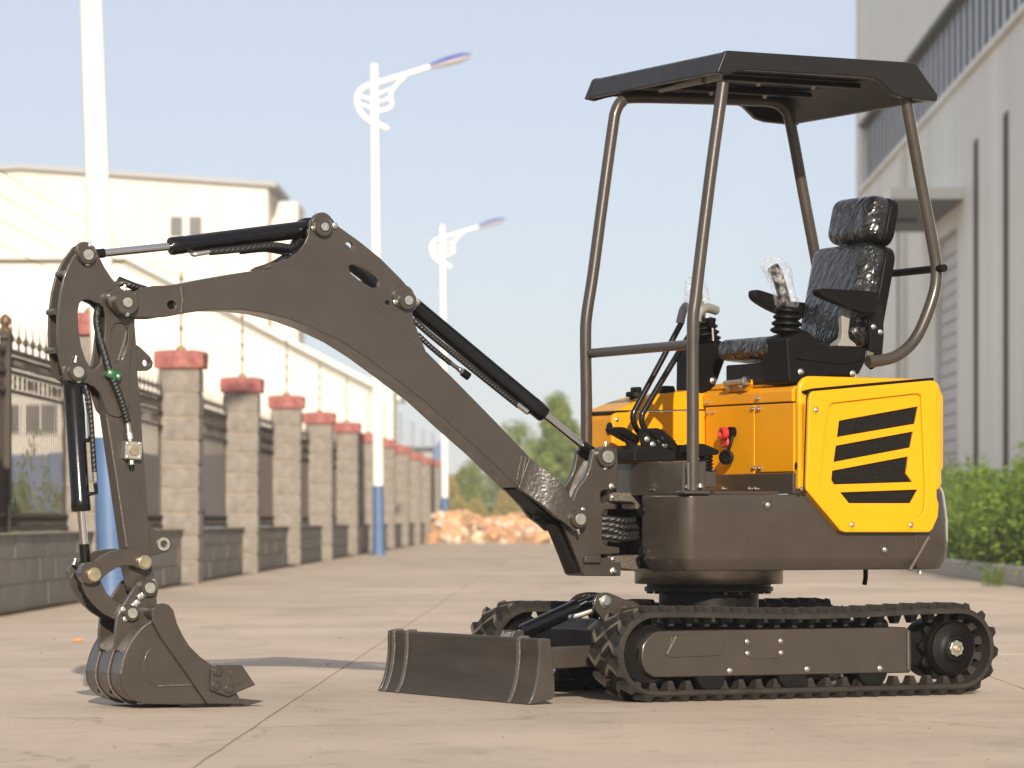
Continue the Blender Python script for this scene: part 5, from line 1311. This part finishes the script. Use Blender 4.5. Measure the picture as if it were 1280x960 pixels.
# railing and wall per bay
SPAN = PS[1] - PS[0] - PW - .03
def railing_meshes():
    L_ = SPAN; h = L_ / 2
    rails = MB(); pk = MB(); rings = MB()
    for z, t in ((1.74, .016), (1.60, .012), (1.47, .011), (.63, .011), (.535, .014)):
        rails.box(-.012, .012, 0, L_, z - t, z + t)
    n = int(L_ / .115)
    for i in range(1, n):
        y = i * L_ / n
        if abs(y - h) < .05: continue
        tall = i % 3 == 0
        pk.box(-.0045, .0045, y - .0045, y + .0045, .52, 1.74)
        if tall:
            pk.loft([[(-.009, y - .009, 1.74), (.009, y - .009, 1.74), (.009, y + .009, 1.74), (-.009, y + .009, 1.74)]] + [[(-r, y - r, z), (r, y - r, z), (r, y + r, z), (-r, y + r, z)] for r, z in ((.008, 1.80), (.022, 1.815), (.018, 1.84), (.006, 1.86), (.002, 1.97))])
    def rg(y, z, r):
        lo = []
        for k in range(10):
            a = 2 * math.pi * k / 10; c_, s = math.cos(a), math.sin(a)
            lo.append([(-.004, y + (r - .008) * c_, z + (r - .008) * s), (.004, y + (r - .008) * c_, z + (r - .008) * s), (.004, y + r * c_, z + r * s), (-.004, y + r * c_, z + r * s)])
        rings.loft(lo + [lo[0]], cap=False)
    m_ = int(L_ / .105)
    for i in range(m_):
        y = (i + .5) * L_ / m_
        rg(y, 1.67, .042); 
        if i % 2 == 0: rg(y, 1.535, .045)
        rg(y, .583, .036)
    out = []
    for nm, b in (('rail', rails), ('picket', pk), ('ornament_ring', rings)):
        me = b.mesh(nm); me.materials.append(M['iron']); out.append((nm, me))
    po = MB().box(-.035, .035, h - .035, h + .035, .512, 1.86).mesh('railing_post'); po.materials.append(M['iron']); out.append(('railing_post', po))
    fi = MB().lathe([(0, 1.86), (.04, 1.86), (.04, 1.88), (.025, 1.895), (.042, 1.925), (.035, 1.955), (.012, 1.975), (0, 1.98)], (0, h, 0), (0, 0, 1), 12).mesh('finial'); fi.materials.append(M['bronze']); out.append(('finial', fi))
    return out
RM = railing_meshes()
blk = MB().loft([[(-.15 + d, e, z) for d, e in ((0, .004), (.30 - 0, .004), (.30, .776), (0, .776))] for z in (.006, .155)]).mesh('wall_block', 20); blk.materials.append(M['greyblock'])
rowm = MB().box(-.15, .15, .004, SPAN - .004, .006, .155).mesh('block_course', 20); rowm.materials.append(M['greyblock'])
for k in range(len(PS) - 1):
    s0 = PS[k] + PW / 2 + .015
    where = ['at the left frame edge', 'crossed by the bucket cylinder and dipper arm', 'between the first two pillars right of the dipper arm', 'between the second and third pillars right of the dipper arm', 'between the third and fourth pillars right of the dipper arm', 'between the fourth and fifth pillars right of the dipper arm', 'ending behind the second lamp post', 'starting behind the second lamp post', 'one bay past the second lamp post', 'two bays past the second lamp post', 'three bays past the second lamp post', 'in the last bay of the fence'][k]
    t = thing('iron_railing', 'dark spiked iron railing ' + where, 'railing', rd(FOFF - .15, s0, 0), RZ, 'iron railings between the pillars')
    for nm, me in RM:
        o = link(nm, me, t)
        if nm in ('picket', 'ornament_ring'): o['kind'] = 'stuff'
    w = thing('low_wall', 'low grey block wall ' + where, 'wall', rd(FOFF - .11, s0, 0), RZ, 'low walls between the pillars')
    MB().box(-.142, .142, 0, SPAN, 0, .498).build('wall_core', M['mortar'], w)
    MB().box(-.165, .165, 0, SPAN, .4985, .51).build('wall_coping', M['mortar'], w)
    for j in range(3):
        if k < 4:
            for i_ in range(8):
                off = (i_ - (.5 if j % 2 else 0)) * .785
                if off < 0 or off + .78 > SPAN: continue
                o = link('wall_block', blk, w); o.location = (random.uniform(-.004, .004), off, .012 + j * .165)
        else:
            o = link('block_course', rowm, w); o.location = (0, 0, .012 + j * .165)
# ------------------------------------------------------------ street lamps
M['polewhite'] = mat('white_pole_paint', (.80, .77, .70), .4, var=.03)
M['lampblue'] = mat('blue_lamp_paint', (.05, .075, .33), .4)
M['lens'] = mat('pale_lamp_lens', (.60, .55, .50), .35)
def lamp_parts():
    """3-D lamp post, arm towards +x; returns (name, mesh) list with sub-parts"""
    out = {}
    out['pole'] = (MB().lathe([(0, 1.16), (.088, 1.16), (.062, 8.12), (.062, 8.18), (0, 8.2)], (0, 0, 0), (0, 0, 1), 24), 'polewhite')
    out['pole_base'] = (MB().lathe([(0, 0), (.14, 0), (.14, .02), (.108, .022), (.096, .35), (.090, 1.158), (0, 1.158)], (0, 0, 0), (0, 0, 1), 24), 'bluepaint')
    arm_ = [(.22, 0, 7.10), (.10, 0, 7.16), (-.09, 0, 7.24), (-.22, 0, 7.36), (-.29, 0, 7.53), (-.27, 0, 7.70), (-.15, 0, 7.81), (.05, 0, 7.87), (.6, 0, 8.03), (.96, 0, 8.14)]
    out['lamp_arm'] = (MB().tube(arm_, .042, 12, smooth=4), 'polewhite')
    br = MB().tube([(.04, 0, 7.41), (.18, 0, 7.42), (.29, 0, 7.50), (.27, 0, 7.66), (.33, 0, 7.79), (.52, 0, 7.98)], .028, 10, smooth=4)
    for dz_ in (0, .16):
        br.tube([(-.25, 0, 7.53 + dz_ * .8), (-.10, 0, 7.47 + dz_ * .9), (0, 0, 7.42 + dz_)], .020, 8, smooth=3)
        br.tube([(.03, 0, 7.55 + dz_ * .8), (.15, 0, 7.58 + dz_ * .9), (.28, 0, 7.63 + dz_ * .9)], .018, 8, smooth=3)
    out['brace'] = (br, 'polewhite')
    def head(z_of, sgn):
        lo = []
        ax = Vector((.965, 0, .262)); up = Vector((-.262, 0, .965))
        for t, w, h in ((0, .05, .045), (.08, .075, .06), (.3, .115, .085), (.52, .11, .08), (.66, .075, .055), (.73, .02, .015)):
            c = Vector((.93, 0, 8.13)) + ax * t
            lo.append([tuple(c + Vector((0, 1, 0)) * (w * math.cos(math.pi * i / 8)) + up * (sgn * h * z_of * math.sin(math.pi * i / 8))) for i in range(9)])
        return MB().loft(lo)
    out['lamp_head'] = (head(1.0, 1), 'lampblue')
    out['lamp_lens'] = (head(.8, -1), 'lens')
    return out
LP = {k: None for k in lamp_parts()}
for k, (b, m) in lamp_parts().items():
    me = b.mesh(k, 40); me.materials.append(M[m]); LP[k] = me
lamps = [(-3.10, 26.2, R(2.0), 'thick white street lamp pole with blue base close behind the dipper arm'),
         (-3.125, 64.0, R(.55), 'taller white street lamp with blue base and blue head rising behind the boom'),
         (-3.12, 99.0, R(.55), 'smaller, farther white street lamp with blue base and blue head')]
for o_, s_, ln, lab in lamps:
    t = thing('street_lamp', lab, 'street lamp', rd(o_, s_, 0), RZ, 'street lamps along the fence'); t.rotation_euler = (0, -ln, RZ)
    ob = {}
    for nm, me in LP.items():
        par = t if nm not in ('lamp_lens', 'brace') else ob['lamp_head' if nm == 'lamp_lens' else 'lamp_arm']
        ob[nm] = link(nm, me, par)
# ------------------------------------------------------------ heap of broken bricks across the road end
hp_ = thing('rubble_heap', 'low heap of tan and orange broken bricks across the end of the road', 'rubble heap', (0, 97, 0), 0)
RC = [mat('tan_brick', (.55, .40, .26), .85, var=.2, vscale=2), mat('orange_brick', (.52, .29, .15), .85, var=.2, vscale=2), mat('pale_board', (.62, .52, .42), .8, var=.15, vscale=2), mat('brown_board', (.34, .22, .14), .85, var=.2, vscale=2), mat('rust_brick', (.42, .25, .15), .85, var=.2, vscale=2)]
rr = random.Random(21)
rub = []
for k in range(10):
    b = MB(); b.rbox((0, 0, 0), (rr.uniform(.16, .34), rr.uniform(.14, .26), rr.uniform(.07, .17)), .012, seg=1)
    b.v = [(x + rr.uniform(-.015, .015), y + rr.uniform(-.015, .015), z + rr.uniform(-.012, .012)) for x, y, z in b.v]
    me = b.mesh('broken_brick', 20); me.materials.append(RC[k % 5]); rub.append(me)
x0h, x1h = (543 - 640) / FPX * 97, (775 - 640) / FPX * 97
MB().loft([[(x0h - .3, 1.6, -.01), (x1h + .3, 1.6, -.01), (x1h + .3, -.2, -.01), (x0h - .3, -.2, -.01)], [(x0h, 1.3, .5), (x1h, 1.3, .5), (x1h, .55, .5), (x0h, .55, .5)]]).build('heap_core', RC[3], hp_)
for k in range(290):
    x = rr.uniform(x0h - .05, x1h + .05); u = rr.random()
    y = -.25 + 1.1 * u + rr.uniform(-.1, .1); z = .06 + .64 * min(1, u * 1.15) * (.85 + .3 * math.sin(x * 3.1) * .5) + rr.uniform(-.05, .06)
    o = link('broken_brick', rub[rr.randrange(10)], hp_); o.location = (x, y, z)
    o.rotation_euler = (rr.uniform(-.7, .7), rr.uniform(-.7, .7), rr.uniform(0, 3.1))
# ------------------------------------------------------------ trees at the end of the road
def tree(px, s_, h, w, seed, m, label, shape='ovoid', n=5200, leaf=.10, base=.12, group='trees beyond the end of the road'):
    rng = random.Random(seed)
    t = thing('tree', label, 'tree', ((px - 640) / FPX * s_, s_, -.01), rng.uniform(0, 6), group)
    tk = MB(); tk.tube([(0, 0, 0), (.03, .02, h * .35), (.0, -.03, h * .7), (.02, 0, h * .93)], .11 * h / 5, 8, r_end=.015)
    cl = []
    for i in range(34):
        q = base + (1 - base) * (i + rng.random()) / 34
        if shape == 'cone': rad = w / 2 * (math.sin(min(1, q * 1.9) * math.pi / 2)) * (1 - max(0, q - .40) / .62) ** .75
        else: rad = w / 2 * math.sqrt(max(.02, 1 - (2 * (q - base) / (1 - base) - 1) ** 2)) 
        a = i * 2.4 + rng.uniform(-.4, .4); rr_ = rad * rng.uniform(.35, .82)
        c = Vector((rr_ * math.cos(a), rr_ * math.sin(a), q * h * .97)); cl.append((c, max(.16 * w, rad * .42) * rng.uniform(.7, 1.15)))
        tk.tube([(0, 0, max(.1, c.z - rr_ * .7)), tuple(c)], .02 * h / 5, 5, r_end=.006)
    tk.build('trunk', M['bark'], t)
    cs = []
    for i in range(n):
        c, r_ = cl[rng.randrange(len(cl))]
        d = Vector((rng.gauss(0, 1), rng.gauss(0, 1), rng.gauss(0, .9))).normalized() * (r_ * rng.random() ** .45)
        cs.append(c + d)
    v, f = leaves(rng, cs, leaf)
    b = MB(); b.add(v, f); b.build('crown', m, t, ang=180, recalc=False)
def zt_(py, s_): return CAM_H + (649 - py) / FPX * s_
tree(697, 140, zt_(497, 140), 3.0, 1, M['tree'], 'tall narrow green tree behind the boom foot, the tallest at the road end', 'cone', 15000, .085)
tree(622, 150, zt_(548, 150), 3.2, 2, M['tree'], 'round green tree right of the third lamp post', n=5000, leaf=.08)
tree(648, 158, zt_(530, 158), 3.2, 3, M['tree'], 'green tree half hidden behind the boom', n=5000, leaf=.08)
tree(585, 155, zt_(583, 155), 2.0, 4, M['tree2'], 'low dark tree directly behind the third lamp post', n=4000, leaf=.08)
tree(720, 152, zt_(570, 152), 2.6, 5, M['tree'], 'green tree behind the swing post', n=4500, leaf=.08)
# overgrown bank between the heap and the trees
rng = random.Random(77)
cs = []
for i in range(24000):
    px = rng.uniform(556, 1000); s_ = rng.uniform(106, 122)
    hh = 1.25 + .35 * math.sin(px * .07) + .25 * math.sin(px * .19 + 1)
    z = .03 + hh * rng.random() ** .7
    cs.append(Vector(((px - 640) / FPX * s_, s_, z)))
v, f = leaves(rng, cs, .10, .55)
bk_ = MB().add(v, f).build('overgrown_bank', leafmat('bank_weeds', (.16, .18, .055), (.48, .36, .16), .9), ang=180, recalc=False); bk_['kind'] = 'stuff'
# greenery and a yellow board behind the railing at the left
for k_, (o_, s_, sc_) in enumerate(((-6.6, 44.0, 1.35), (-6.2, 46.5, 1.1))):
    shrub(rd(o_, s_, 0), (1.0, sc_), k_, k_, ['green bush behind the iron railing at the left frame edge', 'smaller green bush behind the iron railing, right of the bigger bush'][k_], 'bushes behind the railing')
yb_ = thing('container', 'cream and blue storage container standing behind the iron railing at the left', 'container', rd(-8.9, 66, 0), RZ)
MB().box(0, 1.6, 0, 3, .02, 1.75).build('container_body', M['bluepaint'], yb_, bev=.02)
MB().box(.3, .55, -.03, -.002, .05, 1.72).build('cream_door', mat('cream_paint', (.55, .48, .27), .6), yb_)
# loose grit and pebbles on the concrete
rng = random.Random(31); b = MB()
for i in range(170):
    x = rng.uniform(-3.2, 3.6); y = 9.5 + 26 * rng.random() ** 1.6; r_ = rng.choice((.003, .0035, .004, .006)) * rng.uniform(.7, 1.3)
    b.lathe([(0, 0), (r_, r_ * .3), (r_ * .8, r_ * .9), (0, r_ * 1.1)], (x, y, .0), (0, 0, 1), 5)
pb = b.build('pebbles', mat('pebble_stone', (.22, .17, .13), .9, var=.4, vscale=9)); pb['kind'] = 'stuff'
sc_ = MB().rbox((0, 0, .011), (.045, .03, .014), .005, seg=1).build('litter_scrap', mat('orange_scrap', (.60, .22, .07), .7)); tag(sc_, 'small orange scrap lying on the concrete left of the bucket', 'scrap'); sc_.location = ((97 - 640) / FPX * 18.7, 18.7, 0)
# thin summer haze
hz_ = MB().box(-400, 400, -100, 1410, -1.0, 22).build('haze', bpy.data.materials.new('haze_air')); hz_['kind'] = 'stuff'
hm = hz_.data.materials[0]; hm.use_nodes = True; hn = hm.node_tree.nodes
hn.remove(hn['Principled BSDF'])
pv = hn.new('ShaderNodeVolumePrincipled'); pv.inputs['Color'].default_value = (.92, .94, .97, 1); pv.inputs['Density'].default_value = .0007
hm.node_tree.links.new(pv.outputs[0], hn['Material Output'].inputs['Volume'])
